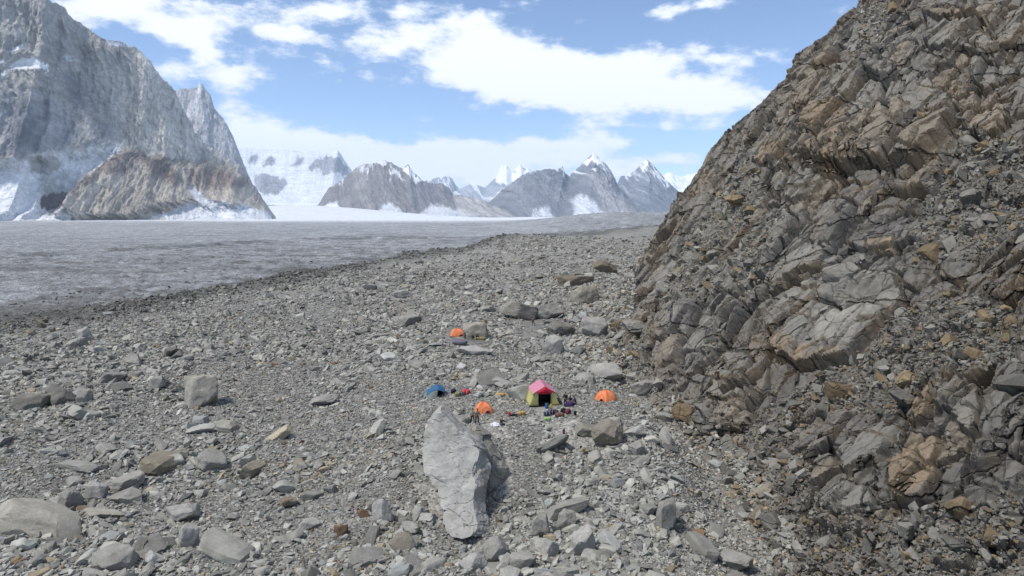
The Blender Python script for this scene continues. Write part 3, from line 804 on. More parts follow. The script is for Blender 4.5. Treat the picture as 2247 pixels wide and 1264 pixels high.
# ------------------------------------------------------------------ the rock slope on the right
# blocks and slabs that stand proud of the slope: outline as seen, metres proud, tint, how much small relief stays
GREY = (0.178, 0.168, 0.145); PALE = (0.235, 0.222, 0.19); OCHRE = (0.21, 0.16, 0.105); BROWN = (0.185, 0.157, 0.12); DARK = (0.125, 0.12, 0.115)
SLABS = [
    ([(1693, 705), (1730, 640), (1800, 605), (1880, 585), (1960, 600), (1975, 640), (1950, 700), (1900, 750), (1860, 800), (1790, 808), (1720, 790), (1690, 760)], 2.6, GREY, .25),
    ([(1800, 690), (1850, 650), (1905, 660), (1930, 700), (1880, 745), (1830, 775), (1800, 760)], .3, PALE, .2),
    ([(1690, 735), (1740, 745), (1800, 790), (1850, 770), (1860, 800), (1790, 812), (1720, 795), (1692, 765)], .3, OCHRE, .5),
    ([(1770, 330), (1775, 240), (1830, 150), (1900, 130), (1990, 150), (2050, 190), (2105, 230), (2090, 300), (2030, 370), (1960, 380), (1870, 390), (1780, 370)], 3.2, GREY, .55),
    ([(1780, 255), (1850, 235), (1880, 270), (1880, 330), (1830, 325), (1775, 310)], 1.0, OCHRE, .5),
    ([(1880, 250), (1980, 230), (2010, 260), (1985, 340), (1960, 380), (1870, 375)], .9, BROWN, .5),
    ([(1985, 345), (2050, 270), (2105, 250), (2090, 310), (2040, 370)], .8, BROWN, .5),
    ([(1740, 150), (1800, 90), (1830, 90), (1830, 190), (1790, 240), (1745, 245)], 1.5, BROWN, .5),
    ([(1760, 330), (1780, 325), (1850, 325), (1870, 350), (1860, 395), (1770, 385)], 1.4, OCHRE, .6),
    ([(2020, 45), (2090, 25), (2160, 45), (2175, 65), (2110, 60), (2060, 50)], 2.0, OCHRE, .4),
    ([(2020, 90), (2080, 55), (2150, 70), (2200, 100), (2180, 130), (2090, 120), (2040, 110)], 1.6, GREY, .5),
    ([(1660, 340), (1700, 320), (1730, 330), (1730, 380), (1690, 378), (1664, 372)], 1.6, OCHRE, .4),
    ([(1670, 440), (1700, 370), (1740, 355), (1730, 400), (1700, 450)], 1.2, GREY, .4),
    ([(1720, 440), (1770, 380), (1830, 370), (1790, 430), (1750, 455)], 1.3, GREY, .4),
    ([(1840, 350), (1880, 325), (1910, 335), (1900, 385), (1850, 390)], 1.2, BROWN, .4),
    ([(1500, 420), (1560, 340), (1570, 380), (1540, 430), (1505, 445)], .8, BROWN, .6),
    ([(1560, 620), (1640, 560), (1700, 570), (1640, 640), (1570, 665)], 1.2, GREY, .5),
    ([(1660, 560), (1750, 520), (1860, 560), (1840, 590), (1750, 600), (1680, 640)], 1.4, GREY, .5),
    ([(1340, 770), (1350, 735), (1380, 715), (1400, 720), (1390, 760), (1350, 795)], 1.5, OCHRE, .4),
    ([(1365, 790), (1420, 740), (1450, 745), (1430, 800), (1380, 830)], 1.2, GREY, .5),
    ([(1440, 800), (1460, 760), (1510, 745), (1500, 790), (1470, 850), (1445, 850)], 1.6, BROWN, .5),
    ([(1530, 890), (1560, 830), (1620, 820), (1650, 850), (1650, 900), (1620, 945), (1580, 950), (1540, 930)], 2.0, BROWN, .5),
    ([(1535, 870), (1570, 825), (1650, 835), (1655, 870), (1600, 880)], .8, GREY, .4),
    ([(1840, 975), (1870, 940), (1930, 920), (1985, 945), (1975, 1000), (1920, 1030), (1870, 1050), (1845, 1020)], 1.7, GREY, .25),
    ([(1960, 1060), (1970, 1000), (2010, 950), (2060, 955), (2055, 1020), (2035, 1090), (1990, 1110), (1965, 1100)], 1.9, OCHRE, .4),
    ([(1785, 1120), (1800, 1085), (1850, 1060), (1910, 1075), (1940, 1120), (1900, 1150), (1830, 1150)], 1.2, GREY, .4),
    ([(1788, 1125), (1850, 1150), (1920, 1130), (1905, 1195), (1840, 1175), (1790, 1150)], 1.5, BROWN, .5),
    ([(2040, 860), (2060, 830), (2130, 840), (2150, 880), (2130, 960), (2080, 900), (2050, 890)], 1.4, GREY, .4),
    ([(2000, 870), (2040, 830), (2060, 850), (2040, 930), (2005, 940)], 1.3, OCHRE, .5),
    ([(2040, 1200), (2070, 1160), (2120, 1170), (2120, 1240), (2070, 1250)], 1.4, BROWN, .5),
    ([(2150, 1180), (2180, 1130), (2240, 1140), (2235, 1200), (2180, 1210)], 1.3, GREY, .5),
    ([(2120, 245), (2210, 240), (2215, 290), (2150, 310), (2118, 290)], 1.8, BROWN, .4),
    ([(2135, 130), (2210, 125), (2230, 160), (2160, 190), (2130, 170)], 1.4, GREY, .5),
    ([(1905, 560), (1900, 530), (1960, 520), (1965, 555)], 1.0, OCHRE, .5),
]
SCREE = [
    [(1620, 330), (1665, 300), (1680, 400), (1640, 480), (1560, 560), (1500, 640), (1430, 660), (1480, 560), (1560, 470)],
    [(2000, 460), (2110, 280), (2250, 320), (2250, 520), (2100, 560), (2000, 580)],
    [(1760, 830), (1900, 760), (2000, 660), (2120, 640), (2250, 700), (2250, 820), (2050, 800), (1950, 900), (1800, 900), (1680, 1000), (1600, 980), (1650, 900)],
    [(1600, 1000), (1750, 980), (1800, 1080), (1700, 1120)],
    [(1900, 1160), (2000, 1120), (2250, 1080), (2250, 1264), (1750, 1264), (1700, 1180)],
    [(1880, 20), (1960, 0), (1940, 120), (1880, 120)],
]
cliff_pts = {}


def build_cliff():
    k = 0.0019
    ys = 15 * np.exp(np.arange(int(math.log(900 / 15) / k)) * k)
    q = np.arange(-0.09, 1.45, 0.0021)
    Y, Q = np.meshgrid(ys, q, indexing='ij'); T = Q * Y
    X, Z = cliff_base(Y, T)
    # ribs and hollows of the whole slope
    X = X - 2.6 * fbm2(Y / 34, T / 40, 3, 111) * sst(4, 20, T) * np.clip(Y / 90, .5, 1.6) 
    B = np.stack([X, Y, Z], -1)
    px, py, dep = project(B)
    u, v = Y + 0.0 * T, T
    # bedding leans: joints run obliquely up the slope
    c, s = math.cos(0.38), -math.sin(0.38)
    a = u * c + v * s + 1.5 * fbm2(u / 9, v / 9, 3, 120); b = -u * s + v * c + 1.5 * fbm2(u / 9, v / 9, 3, 124)
    sc = np.full(px.shape, -1e3)
    for p in SCREE: sc = np.maximum(sc, poly_sd(px + 14 * fbm2(u / 4, v / 4, 3, 8), py + 14 * fbm2(u / 4, v / 4, 3, 9), p))
    scree = np.maximum(sst(-8, 12, sc), 0.9 * sst(0.34, 0.55, fbm2(a / 12, b / 20, 4, 131)) * sst(330, 500, py))
    scree = np.maximum(scree, np.interp(Y, [100, 130, 350, 500], [.85, 1, 1, .9]) * sst(5, 1, T * np.interp(Y, [40, 80, 100, 140, 500], [.75, .6, .7, .5, .35]) + 1.5 * fbm2(u / 6, v / 6, 3, 66)))
    far_s = sst(260, 420, Y) * .4
    scree = np.clip(np.maximum(scree, far_s), 0, 1)
    H = np.zeros(px.shape); keep = np.ones(px.shape); col = np.zeros(px.shape + (3,)); 
    h1, e1, r1 = facets(a, b, 8.0, 2.3, 1, 1.0)
    h2, e2, r2 = facets(a + .15 * b, b, 3.0, 2.2, 2, 1.1)
    h3, e3, r3 = facets(a, b - .2 * a, 1.2, 1.7, 3, 1.2)
    h4, e4, r4 = facets(a, b, 0.5, 1.4, 4, 0.9)
    g = 0.16 + 0.04 * fbm2(a / 15, b / 15, 4, 140) + 0.04 * (r2 - .5) + 0.035 * (r3 - .5)
    g = g * (.74 + .26 * sst(50, 120, Y))  # cloud shade and vignette painted into the near rock colour
    col = np.stack([g * 1.05, g * 0.975, g * 0.85], -1)
    # iron staining of whole blocks
    st = sst(0.62, 0.9, r2 * .55 + r1 * .25 + .45 * (fbm2(u / 7, v / 7, 3, 150) * .5 + .5))[..., None] * .4
    col = col * (1 - st) + st * np.array([0.20, 0.155, 0.10])
    slabh = np.zeros(px.shape)
    wx = px + 8 * h3 + 7 * fbm2(u / 2.2, v / 2.2, 3, 160); wy = py - 7 * h3 + 8 * fbm2(u / 2.2, v / 2.2, 3, 161)
    lift = np.zeros(px.shape)
    for i, (poly, h, tint, sm) in enumerate(SLABS):
        sd = poly_sd(wx, wy, poly) * dep / F
        m = sst(-0.05, 0.28, sd)
        dome = 1 - 0.2 * np.exp(-np.maximum(sd, 0) / 1.2)
        # plates lean: their lower edge stands out most
        cyp = np.mean([p[1] for p in poly]); lean = np.clip((wy - cyp) / 60.0, -1, 1) * .35 * h
        lift = lift + m * (h * dome + lean) * .62
        keep = np.minimum(keep, 1 - m * (1 - sm))
        tn = np.array(tint) * (1 + 0.22 * fbm2(u / 1.7, v / 3.5, 4, 170 + i))[..., None]
        mc = (m * (0.85 if h > .35 else .75))[..., None]
        col = col * (1 - mc) + mc * tn
        joint = (np.abs(sd) < 0.17) & (h > .5)
        lift = lift - joint * 0.45
    # long open joints across the big plates
    jn = np.abs(vnoise2(a / 2.6 + .4 * fbm2(a, b / 5, 2, 5), b / 22, 190)); jn2 = np.abs(vnoise2(a / 19, b / 4.2, 195))
    joints = sst(0.055, 0.0, jn) * .38 + sst(0.045, 0.0, jn2) * .3
    p1 = sst(0, .08, e1) - 1; p2 = sst(0, .12, e2) - 1; p3 = sst(0, .14, e3) - 1; p4 = sst(0, .2, e4) - 1
    fine = sst(-.25, .3, fbm2(u / 8, v / 8, 3, 133))
    H = 2.2 * h1 + .6 * p1 + (1.0 * h2 + .42 * p2) * np.sqrt(keep) + (.34 * h3 + .16 * p3) * keep ** 1.3 * (.3 + .7 * fine) + (.11 * h4 + .06 * p4) * keep ** 1.5 * (.1 + .9 * fine)
    H = H - 0.9 * sst(0.05, 0.0, e1) * keep - 0.6 * sst(0.09, 0.0, e2) * np.sqrt(keep) - .12 * sst(.12, 0, e3) * keep
    H = H - 1.3 * joints * (1 - scree)
    # loose ground is smoother, then built up with stones
    H = H * (1 - 0.62 * scree) + scree * (0.5 * h3 + 0.22 * h4 - .3)
    H = H + lift + 0.12 * fbm2(u / .8, v / .8, 3, 199)
    amp = sst(-2, 5, T) * np.clip(0.75 + Y / 400, .8, 1.25) * (1 - .55 * sst(230, 420, Y))
    slope = np.arctan(CA(Y)); N = np.stack([-np.sin(slope), -0.30 * np.ones_like(Y), np.cos(slope)], -1)
    N /= np.linalg.norm(N, axis=-1)[..., None]
    P = B + N * (H * amp)[..., None]
    # rusty faces where the rock breaks off steeply
    du = np.gradient(P, axis=0); dv = np.gradient(P, axis=1); nn = np.cross(dv, du); nn /= np.linalg.norm(nn, axis=-1)[..., None] + 1e-9
    if nn[..., 2].mean() < 0: nn = -nn
    iron = (sst(.42, .12, nn[..., 2]) * sst(-.35, .25, fbm2(u / 9, v / 9, 3, 260)))[..., None] * .5
    col = col * (1 - iron) + iron * np.array([0.225, 0.155, 0.085]) * (1 + .3 * fbm2(u, v / 3, 3, 262))[..., None]
    sc3 = scree[..., None]
    sg = (.78 + .22 * sst(50, 120, Y))[..., None] * (0.175 + 0.05 * (r4 - .5) + 0.03 * fbm2(u / 3, v / 3, 3, 201))[..., None] * np.array([1.03, .965, .83])  # loose ground carries the same painted cloud shade near by
    col = col * (1 - sc3 * .8) + sc3 * .8 * sg
    # lichen-dark water streaks running straight down the plates
    stn = sst(0.18, 0.5, fbm2(Y / 1.1, T / 14, 4, 210, .6) + 0.5 * fbm2(Y / 14, T / 14, 2, 211))[..., None] * (1 - sc3) * .5
    col = col * (1 - stn) + stn * np.array([0.10, 0.098, 0.095])
    moss = sst(0.35, 0.6, fbm2(u / 5, v / 5, 4, 220))[..., None] * .35
    col = col * (1 - moss * sc3) + moss * sc3 * np.array([0.10, 0.10, 0.06])
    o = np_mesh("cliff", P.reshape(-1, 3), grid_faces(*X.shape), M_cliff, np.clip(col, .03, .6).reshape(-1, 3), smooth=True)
    o.data.set_sharp_from_angle(angle=math.radians(32))
    tag(o, "fractured brown and grey rock slope rising beside the camp", kind="structure")
    pxx, pyy, _ = project(P)
    cliff_pts.update(P=P[::3, ::3].reshape(-1, 3), px=pxx[::3, ::3].ravel(), py=pyy[::3, ::3].ravel(), sc=scree[::3, ::3].ravel(), y=Y[::3, ::3].ravel(), t=T[::3, ::3].ravel())
    cliff_pts['grid'] = (P, scree, Y, T)


build_cliff()


def build_scree():
    r = np.random.default_rng(12)
    P, scree, Y, T = cliff_pts['grid']
    nr, nc = Y.shape
    small = [hull_shape(300 + i, 1) for i in range(16)]; mid = [hull_shape(340 + i, 5) for i in range(24)]
    out = []
    # row spacing grows with distance, so picking grid points already thins the far ones
    for (a, cnt) in ((0.16, 60000), (0.28, 60000), (0.5, 34000), (0.9, 13000), (1.5, 3600), (2.3, 900)):
        i = r.integers(0, nr, cnt * 3); j = r.integers(0, nc, cnt * 3)
        y = Y[i, j]
        dmax = a / 0.0019
        prob = np.where(y < dmax, np.minimum(1, (y / min(dmax, 160)) ** 2), 0) if a > .3 else (y < dmax) * 1.0
        vis = (P[i, j, 2] < CAMZ + .36 * y) & (T[i, j] > -1)
        w = 0.014 + 0.99 * scree[i, j]
        if a > 1: w = 0.022 + .6 * scree[i, j]
        keep = vis & (r.random(len(i)) < prob * w)
        i, j = i[keep][:cnt], j[keep][:cnt]
        p = P[i, j] + r.normal(size=(len(i), 3)) * 0.1; n = len(p)
        s = a * (0.7 + 0.75 * r.random(n) ** 1.5)
        S = np.stack([s * (0.75 + 0.6 * r.random(n)), s * (0.6 + 0.4 * r.random(n)), s * (0.38 + 0.4 * r.random(n))], -1) * 0.62
        p[:, 2] += S[:, 2] * 0.25
        R = rot_mats(r.random(n) * 6.283, r.normal(size=n) * 0.5, r.normal(size=n) * 0.45 + 0.3)
        g = (0.20 + 0.05 * r.normal(size=n).clip(-1.8, 1.8)) * (.78 + .22 * sst(50, 120, p[:, 1]))  # near stones darkened in colour to match that painted shade
        C = np.stack([g, g * .95, g * .82], -1)
        tn = r.random(n) < .2; C[tn] = C[tn] * np.array([1.0, .80, .55])
        ppx, ppy, _ = project(p)
        one = (ppx > 5) & (ppx < 2240) & (ppy > 5) & (ppy < 1260) & (np.sqrt(S[:, 0] * S[:, 1]) / p[:, 1] > .0125)
        CLIFF_SINGLES.extend([(p[i], R[i], S[i], C[i]) for i in np.nonzero(one)[0]])
        p, R, S, C = p[~one], R[~one], S[~one], C[~one]
        big = (a > .45)
        out.append(scatter_mesh("x", p, R, S, C, mid if big else small, None, r))
    off = 0; VV, FF, CC = [], [], []
    for V, Fc, C in out:
        VV.append(V); FF.append(Fc + off); CC.append(C); off += len(V)
    V = np.concatenate(VV); print("scree verts", len(V), len(CLIFF_SINGLES))
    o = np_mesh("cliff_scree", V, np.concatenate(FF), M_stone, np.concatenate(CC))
    tag(o, "brownish scree lying on the ledges of the rock slope", "scree", kind="stuff")


build_scree()
# ------------------------------------------------------------------ single boulders
def boulder(name, label, loc, half, seed, tint, rz=0.0, tip=(0, 0), sub=4, cuts=8, rough=.07, cat="boulder", group=None, parent=None, sink=.2, flat=None):
    V, Fc = rock_shape(seed, sub, cuts, rough)
    R = rot_mats(np.array([rz]), np.array([tip[0]]), np.array([tip[1]]))[0]
    W = (V * np.array(half)) @ R.T
    W[:, 2] -= W[:, 2].min() + sink * np.ptp(W[:, 2])
    t = np.array(tint) * (1 + 0.14 * fbm3(W[:, 0] / half[0] * 1.5 + seed, W[:, 1] / half[0] * 1.5, W[:, 2] / half[0] * 1.5, 3, seed))[:, None]
    o = np_mesh(name, W, Fc, M_stone, t)
    o.location = loc
    tag(o, label, cat, group)
    return o


PLACED = []      # (x, y, z, label words) of every single boulder, for the labels of the others
LG = (.31, .30, .275); MG = (.245, .235, .21); DG = (.16, .152, .132); TN = (.27, .25, .21); BR = (.17, .14, .105); RU = (.15, .095, .06); CR = (.285, .27, .23)
# px, py of the base, width and height in the photograph, tint, seed, turn, label
NAMED = [
    (430, 893, 74, 66, CR, 11, .3, "tall tan-stained boulder tapering upward, alone on the stony flat left of the blue tent"),
    (492, 952, 56, 34, CR, 12, .9, "wedge boulder with a brown notch, behind the low white-topped stone"),
    (436, 952, 66, 22, LG, 13, .2, "low white-topped stone touching the wedge boulder with the brown notch"),
    (236, 1257, 108, 58, MG, 14, .4, "big smooth peaked boulder at the bottom edge of the photo, left part"),
    (40, 1182, 235, 82, CR, 15, .12, "longest pale boulder, cut by the left edge of the photo"),
    (409, 1200, 50, 56, LG, 16, .5, "bright upright block standing on end below the square flat-topped stone"),
    (392, 1146, 78, 44, LG, 17, .1, "square flat-topped stone just above the bright upright block"),
    (468, 1193, 42, 38, LG, 18, .9, "light rounded wedge right beside the bright upright block"),
    (202, 1102, 46, 46, LG, 19, .7, "pale pointed stone with a dark hollow in its face"),
    (262, 1082, 82, 40, MG, 20, .4, "upper of two stacked grey slabs beside the pale pointed stone"),
    (268, 1112, 84, 38, MG, 21, .2, "lower of two stacked grey slabs beside the pale pointed stone"),
    (146, 1124, 52, 52, MG, 22, 1.0, "triangular tan-grey stone leaning behind the longest pale boulder"),
    (216, 1140, 108, 24, CR, 23, .15, "long flat bar of rock lying off the tip of the longest pale boulder"),
    (340, 853, 38, 30, MG, 24, .1, "small square grey block up from the tall tan-stained boulder"),
    (162, 1036, 100, 22, MG, 25, .05, "thin dark-edged slab lying flat above the pale pointed stone"),
    (456, 1036, 72, 42, MG, 26, .5, "broad dull slab with a slanting side, above the square flat-topped stone"),
    (374, 1028, 50, 28, LG, 27, .3, "pale lozenge stone left of the broad dull slab"),
    (705, 890, 62, 24, MG, 28, .2, "low mound-shaped boulder half sunk in the fine stones"),
    (1044, 745, 62, 42, TN, 29, .5, "split tent-shaped boulder right beside the uppermost orange tent"),
    (1140, 700, 84, 38, TN, 30, .3, "wide tan slab leaning toward the cliff, above the person in red"),
    (1200, 700, 78, 34, MG, 31, .2, "broad grey block with a sharp prow beside the wide tan slab"),
    (1284, 668, 62, 44, TN, 32, .4, "half white half brown boulder where the moraine meets the cliff"),
    (1232, 738, 62, 34, DG, 33, .3, "dark mossy-grey boulder undercut at its base"),
    (1306, 740, 62, 44, LG, 34, .6, "pale boulder with a pitted brown face near the cliff foot"),
    (1217, 778, 48, 46, LG, 35, .8, "upright pale wedge right beside the lone dark-clad walker"),
    (1262, 628, 82, 26, BR, 36, .1, "flat-topped brown boulder, uppermost of the brown group by the cliff"),
    (1330, 600, 60, 30, BR, 37, .3, "rust-brown boulder above the flat-topped brown one"),
    (880, 655, 40, 18, LG, 38, .2, "pale lens-shaped stone far up the left of the moraine"),
    (893, 716, 58, 26, MG, 39, .4, "grey ridge-backed boulder up from the blue tent, beyond the pale stones"),
    (1040, 782, 78, 22, LG, 40, .1, "long pale flat slab below the uppermost orange tent"),
    (1088, 1240, 66, 68, MG, 41, .3, "large upright faceted boulder below the foot of the giant slab"),
    (1036, 1258, 64, 46, LG, 42, .8, "pale low boulder at the bottom edge, touching the large upright faceted one"),
    (1145, 1252, 62, 44, MG, 43, .5, "squat many-sided boulder at the bottom edge beside the upright faceted one"),
    (1200, 1222, 58, 42, LG, 44, .2, "pale sloping boulder between the squat one and the pyramid"),
    (1284, 1222, 62, 74, LG, 45, .7, "pyramid-shaped pale boulder pointing up, low in the photo's middle"),
    (1243, 1162, 46, 44, MG, 46, .4, "grey wedge boulder just under the long dark-edged beam of rock"),
    (1186, 1180, 40, 52, MG, 47, .9, "narrow grey boulder left of the pyramid-shaped one"),
    (1463, 1160, 44, 66, MG, 48, 1.1, "smooth leaning grey slab on the rim above the gravel trough"),
    (835, 1150, 44, 54, LG, 49, .6, "pale leaf-shaped slab tilted toward the giant slab"),
    (880, 1200, 46, 44, LG, 50, .2, "white rounded block down the slope from the pale leaf-shaped slab"),
    (672, 1165, 50, 30, LG, 51, .3, "pale kite-shaped stone lying among the rusty stones"),
    (745, 1180, 34, 34, RU, 52, .5, "rust-brown block among the light stones left of the giant slab"),
    (795, 1140, 28, 26, RU, 53, .3, "small dark rusty stone, above the larger rust-brown block"),
    (626, 1115, 46, 26, BR, 54, .3, "rusty ochre slab, highest of the rusty stones"),
    (1680, 1160, 66, 56, BR, 55, .3, "rounded ochre boulder lying in the trough under the cliff"),
    (1622, 1252, 80, 44, MG, 56, .3, "broad grey boulder at the bottom edge near the trough"),
    (182, 752, 34, 34, LG, 57, .7, "small upright pale stone near the old meltwater channel"),
    (60, 900, 74, 40, DG, 58, .3, "dark humped boulder in the heap at the left edge"),
    (128, 893, 50, 44, DG, 59, .7, "dark brown block leaning in the heap at the left edge"),
    (180, 890, 40, 42, MG, 60, .4, "grey upright wedge at the end of the dark heap"),
    (1396, 962, 46, 26, LG, 61, .2, "pale flat boulder just beyond the big brown boulder"),
    (1350, 885 + 60, 40, 30, MG, 62, .2, "grey stone touching the top of the big brown boulder"),
    (1104, 852, 60, 22, LG, 63, .2, "long pale slab behind the front orange tent and the red-roofed one"),
    (1330, 835, 84, 40, LG, 64, .3, "bulky pale boulder on the rim behind the right orange tent"),
    (1418, 870, 60, 40, MG, 65, .5, "smooth grey boulder beside the cliff foot behind the right orange tent"),
    (1480, 850, 60, 60, BR, 68, .2, "ochre block wedged into the foot of the cliff"),
    (1400, 1000, 38, 30, MG, 69, .4, "grey stone on the fine rim below the big brown boulder"),
]


def build_named():
    for (px, py, w, h, tint, seed, rz, label) in NAMED:
        c = hit(px, py); D = c[1]; m = D / F
        W, Hh = w * m * (1.3 if px == 430 else 1.08), h * m * (1.3 if px == 430 else 1.05)
        dep = max(min(W * .75, Hh * 1.6), .35 * W)
        # seen from above: part of the apparent height is the top
        ang = math.atan2(CAMZ - c[2], D)
        hz = max((Hh - .55 * dep * math.sin(ang)) / math.cos(ang), .35 * Hh)
        loc = (c[0], c[1] + dep * .38, ground(c[0], c[1] + dep * .3, False) * 1.0)
        boulder("boulder", label, loc, (W / 2, dep / 2, hz / 2 * 1.25), seed, tint, rz=(rz - .4) * .6, tip=(0.16 * math.sin(seed), 0.2 * math.cos(seed * 1.7)), sub=4, cuts=13, rough=.10)
        PLACED.append((loc[0], loc[1], W))


build_named()


def slab_rock(label, rows, Dt, Db, thick, tint, seed, side_back=1.5, nrow=90, rough=.22):
    """upright slab: rows of (py, left, ridge, right) as outlined; real thickness behind the face"""
    rows = np.array(rows, float)
    t = np.linspace(0, 1, nrow)
    pyr = rows[:, 0]; yy = np.interp(t, np.linspace(0, 1, 50), np.interp(np.linspace(0, 1, 50), [0, 1], [pyr[0], pyr[-1]]))
    V = []
    nf, ns, nb = 26, 12, 24
    for i, py in enumerate(yy):
        xl, xg, xr = (np.interp(py, pyr, rows[:, k]) for k in (1, 2, 3))
        f = (py - pyr[0]) / (pyr[-1] - pyr[0])
        D = Dt + (Db - Dt) * f ** 1.3
        a = world_at(xl, py, D + .5); g = world_at(xg, py, D); b = world_at(xr, py, D + side_back)
        th = thick * (0.45 + .55 * math.sin(math.pi * min(1, .12 + f * .7)))
        ring = []
        for k in range(nf):
            s = k / nf; p = a * (1 - s) + g * s; p = p + np.array([0, -0.35 * math.sin(math.pi * s), 0]); ring.append(p)
        for k in range(ns):
            s = k / ns; ring.append(g * (1 - s) + b * s)
        w = b[0] - a[0]
        c0, c1 = b, a
        for k in range(nb):
            s = k / nb; p = b * (1 - s) + a * s; q = math.sin(math.pi * s) ** .5 * th
            p = p + np.array([0, q, 0]); ring.append(p)
        V.append(ring)
    V = np.array(V); nc = V.shape[1]
    # close the top with a ridge
    V[0] = V[0].mean(0) * .3 + V[0] * .7
    ctr = V.mean(1, keepdims=True); dirn = V - ctr; dirn[..., 2] *= .3; dirn /= np.linalg.norm(dirn, axis=-1)[..., None] + 1e-6
    h, e, _ = facets(V[..., 0] + .4 * V[..., 2], V[..., 2] + .5 * V[..., 1], 2.2, 1.2, seed, .9)
    h2, e2, _ = facets(V[..., 0], V[..., 2] + V[..., 1], .8, 1.3, seed + 1, .9)
    d = rough * (1.4 * h + .5 * h2 - .25 * sst(.06, 0, e)) + .18 * fbm3(V[..., 0], V[..., 1], V[..., 2], 5, seed)
    env = sst(0, .08, t)[:, None]
    d = d - .12 * sst(.04, 0, np.abs(vnoise3(V[..., 0] / 1.3, V[..., 1] / 1.3, V[..., 2] / 2.6, seed + 4)))
    V = V + dirn * (d * env)[..., None]
    Vf = V.reshape(-1, 3)
    q = []
    i = np.arange(nrow - 1)[:, None] * nc; j = np.arange(nc)[None]; jn = (j + 1) % nc
    q = np.stack([i + j, i + nc + j, i + nc + jn, i + jn], -1).reshape(-1, 4)
    n = len(Vf); top = V[0].mean(0) + [0, 0, .15]; bot = V[-1].mean(0)
    Vf = np.concatenate([Vf, [top, bot]])
    caps = [[n, k, (k + 1) % nc, (k + 1) % nc] for k in range(nc)]
    F3 = np.concatenate([np.stack([q[:, 0], q[:, 1], q[:, 2]], -1), np.stack([q[:, 0], q[:, 2], q[:, 3]], -1),
                         np.array([[n, k, (k + 1) % nc] for k in range(nc)]), np.array([[n + 1, (nrow - 1) * nc + (k + 1) % nc, (nrow - 1) * nc + k] for k in range(nc)])])
    x, y, z = Vf[:, 0], Vf[:, 1], Vf[:, 2]
    t0 = fbm3(x / 1.6, y / 1.6, z / 2.4, 5, seed + 3, .6); dark = sst(.1, .45, fbm3(x * 1.2, y, z / 1.8, 5, seed + 8, .65))[:, None] * .5
    col = np.array(tint) * (1 + .2 * t0)[:, None]; st_ = sst(.15, .5, fbm3(x / 2.2, y / 2, z / 3.5, 4, seed + 17))[:, None] * .45; col = col * (1 - st_) + st_ * np.array([.27, .245, .195]); col = col * (1 - dark) + dark * np.array([.2, .19, .165])
    o = np_mesh("boulder", Vf, F3, M_stone, col)
    tag(o, label, "boulder")
    return o


base = hit(1015, 1168)
slab_rock("giant pale slab of rock standing on end below the camp, several times a person's height",
          [(902, 957, 967, 978), (911, 948, 975, 989), (925, 935, 990, 1003), (945, 930, 1010, 1028), (965, 929, 1035, 1052), (990, 928, 1052, 1068), (1020, 929, 1046, 1077), (1040, 932, 1040, 1076), (1052, 948, 1040, 1072), (1075, 964, 1040, 1066),
           (1100, 970, 1038, 1064), (1130, 975, 1042, 1068), (1150, 976, 1048, 1076), (1163, 979, 1046, 1078), (1172, 986, 1040, 1076), (1177, 990, 1034, 1070)], base[1] + 6.5, base[1] - 1.6, 3.6, (.315, .31, .288), 5, side_back=1.5, rough=.2)
slab_rock("tall rough grey slab leaning against the back of the giant pale one",
          [(942, 1035, 1045, 1055), (955, 1036, 1055, 1072), (975, 1040, 1068, 1088), (1000, 1045, 1078, 1102), (1025, 1050, 1082, 1111), (1045, 1052, 1080, 1110), (1062, 1055, 1080, 1098), (1076, 1060, 1076, 1086)], base[1] + 9.5, base[1] + 6.0, 2.6, (.22, .212, .19), 9, side_back=1.2, rough=.3)
for q_ in ((-3.0, 5, 5), (0.5, 7, 4)): PLACED.append((base[0] + q_[0], base[1] + q_[1], q_[2]))


def placed_boulder(label, px, py, w, h, dep, tint, seed, rz=0, tip=(0, 0), cuts=8, rough=.08, sink=.15):
    c = hit(px, py); m = c[1] / F
    loc = (c[0], c[1] + dep * m * .4, ground(c[0], c[1] + dep * m * .35, False))
    o = boulder("boulder", label, loc, (w * m / 2, dep * m / 2, h * m / 2), seed, tint, rz, tip, 5, cuts, rough, sink=sink)
    PLACED.append((loc[0], loc[1], w * m)); return o


placed_boulder("big brown boulder with a rounded back, right of the trodden flat below the tents", 1338, 985, 84, 64, 74, (.20, .178, .142), 74, .3, (.15, .1), 16, .12)
placed_boulder("low grey-brown rock running off the left side of the big brown boulder", 1288, 960, 56, 26, 50, (.20, .19, .16), 72, .2, (.1, .1), 6)
placed_boulder("long dark-edged beam of grey rock lying aslant right of the giant slab", 1240, 1140, 122, 34, 40, (.23, .222, .195), 73, .35, (.12, -.16), 3, .05, .08)


# ------------------------------------------------------------------ cloth, tents, bags
def cloth(name, col, rough=.75, var=.08): return plain(name, col, rough, var, 3.0, .4)


M_orange = cloth("orange_fabric", (.62, .20, .085), .75, .2); M_orange_d = cloth("orange_seam", (.62, .12, .03)); M_pink = cloth("pink_roof", (.46, .19, .25), .75, .2); M_red = cloth("red_valance", (.45, .02, .05))
M_yellow = cloth("yellow_wall", (.40, .38, .14), .75, .2); M_blue = cloth("blue_tarp", (.03, .10, .20), .75, .25); M_tarpgrey = cloth("grey_green_wall", (.16, .19, .17)); M_black = cloth("black_fabric", (.012, .012, .016))
M_dark = cloth("dark_inside", (.018, .018, .02)); M_navy = cloth("navy_fabric", (.02, .025, .06)); M_purple = cloth("purple_fabric", (.05, .025, .10)); M_white = cloth("white_fabric", (.55, .56, .60))
M_olive = cloth("olive_fabric", (.22, .20, .08)); M_ochre = cloth("ochre_fabric", (.42, .25, .07)); M_redc = cloth("red_fabric", (.38, .03, .04)); M_green = cloth("green_fabric", (.22, .42, .13)); M_beige = cloth("beige_fabric", (.34, .31, .26))
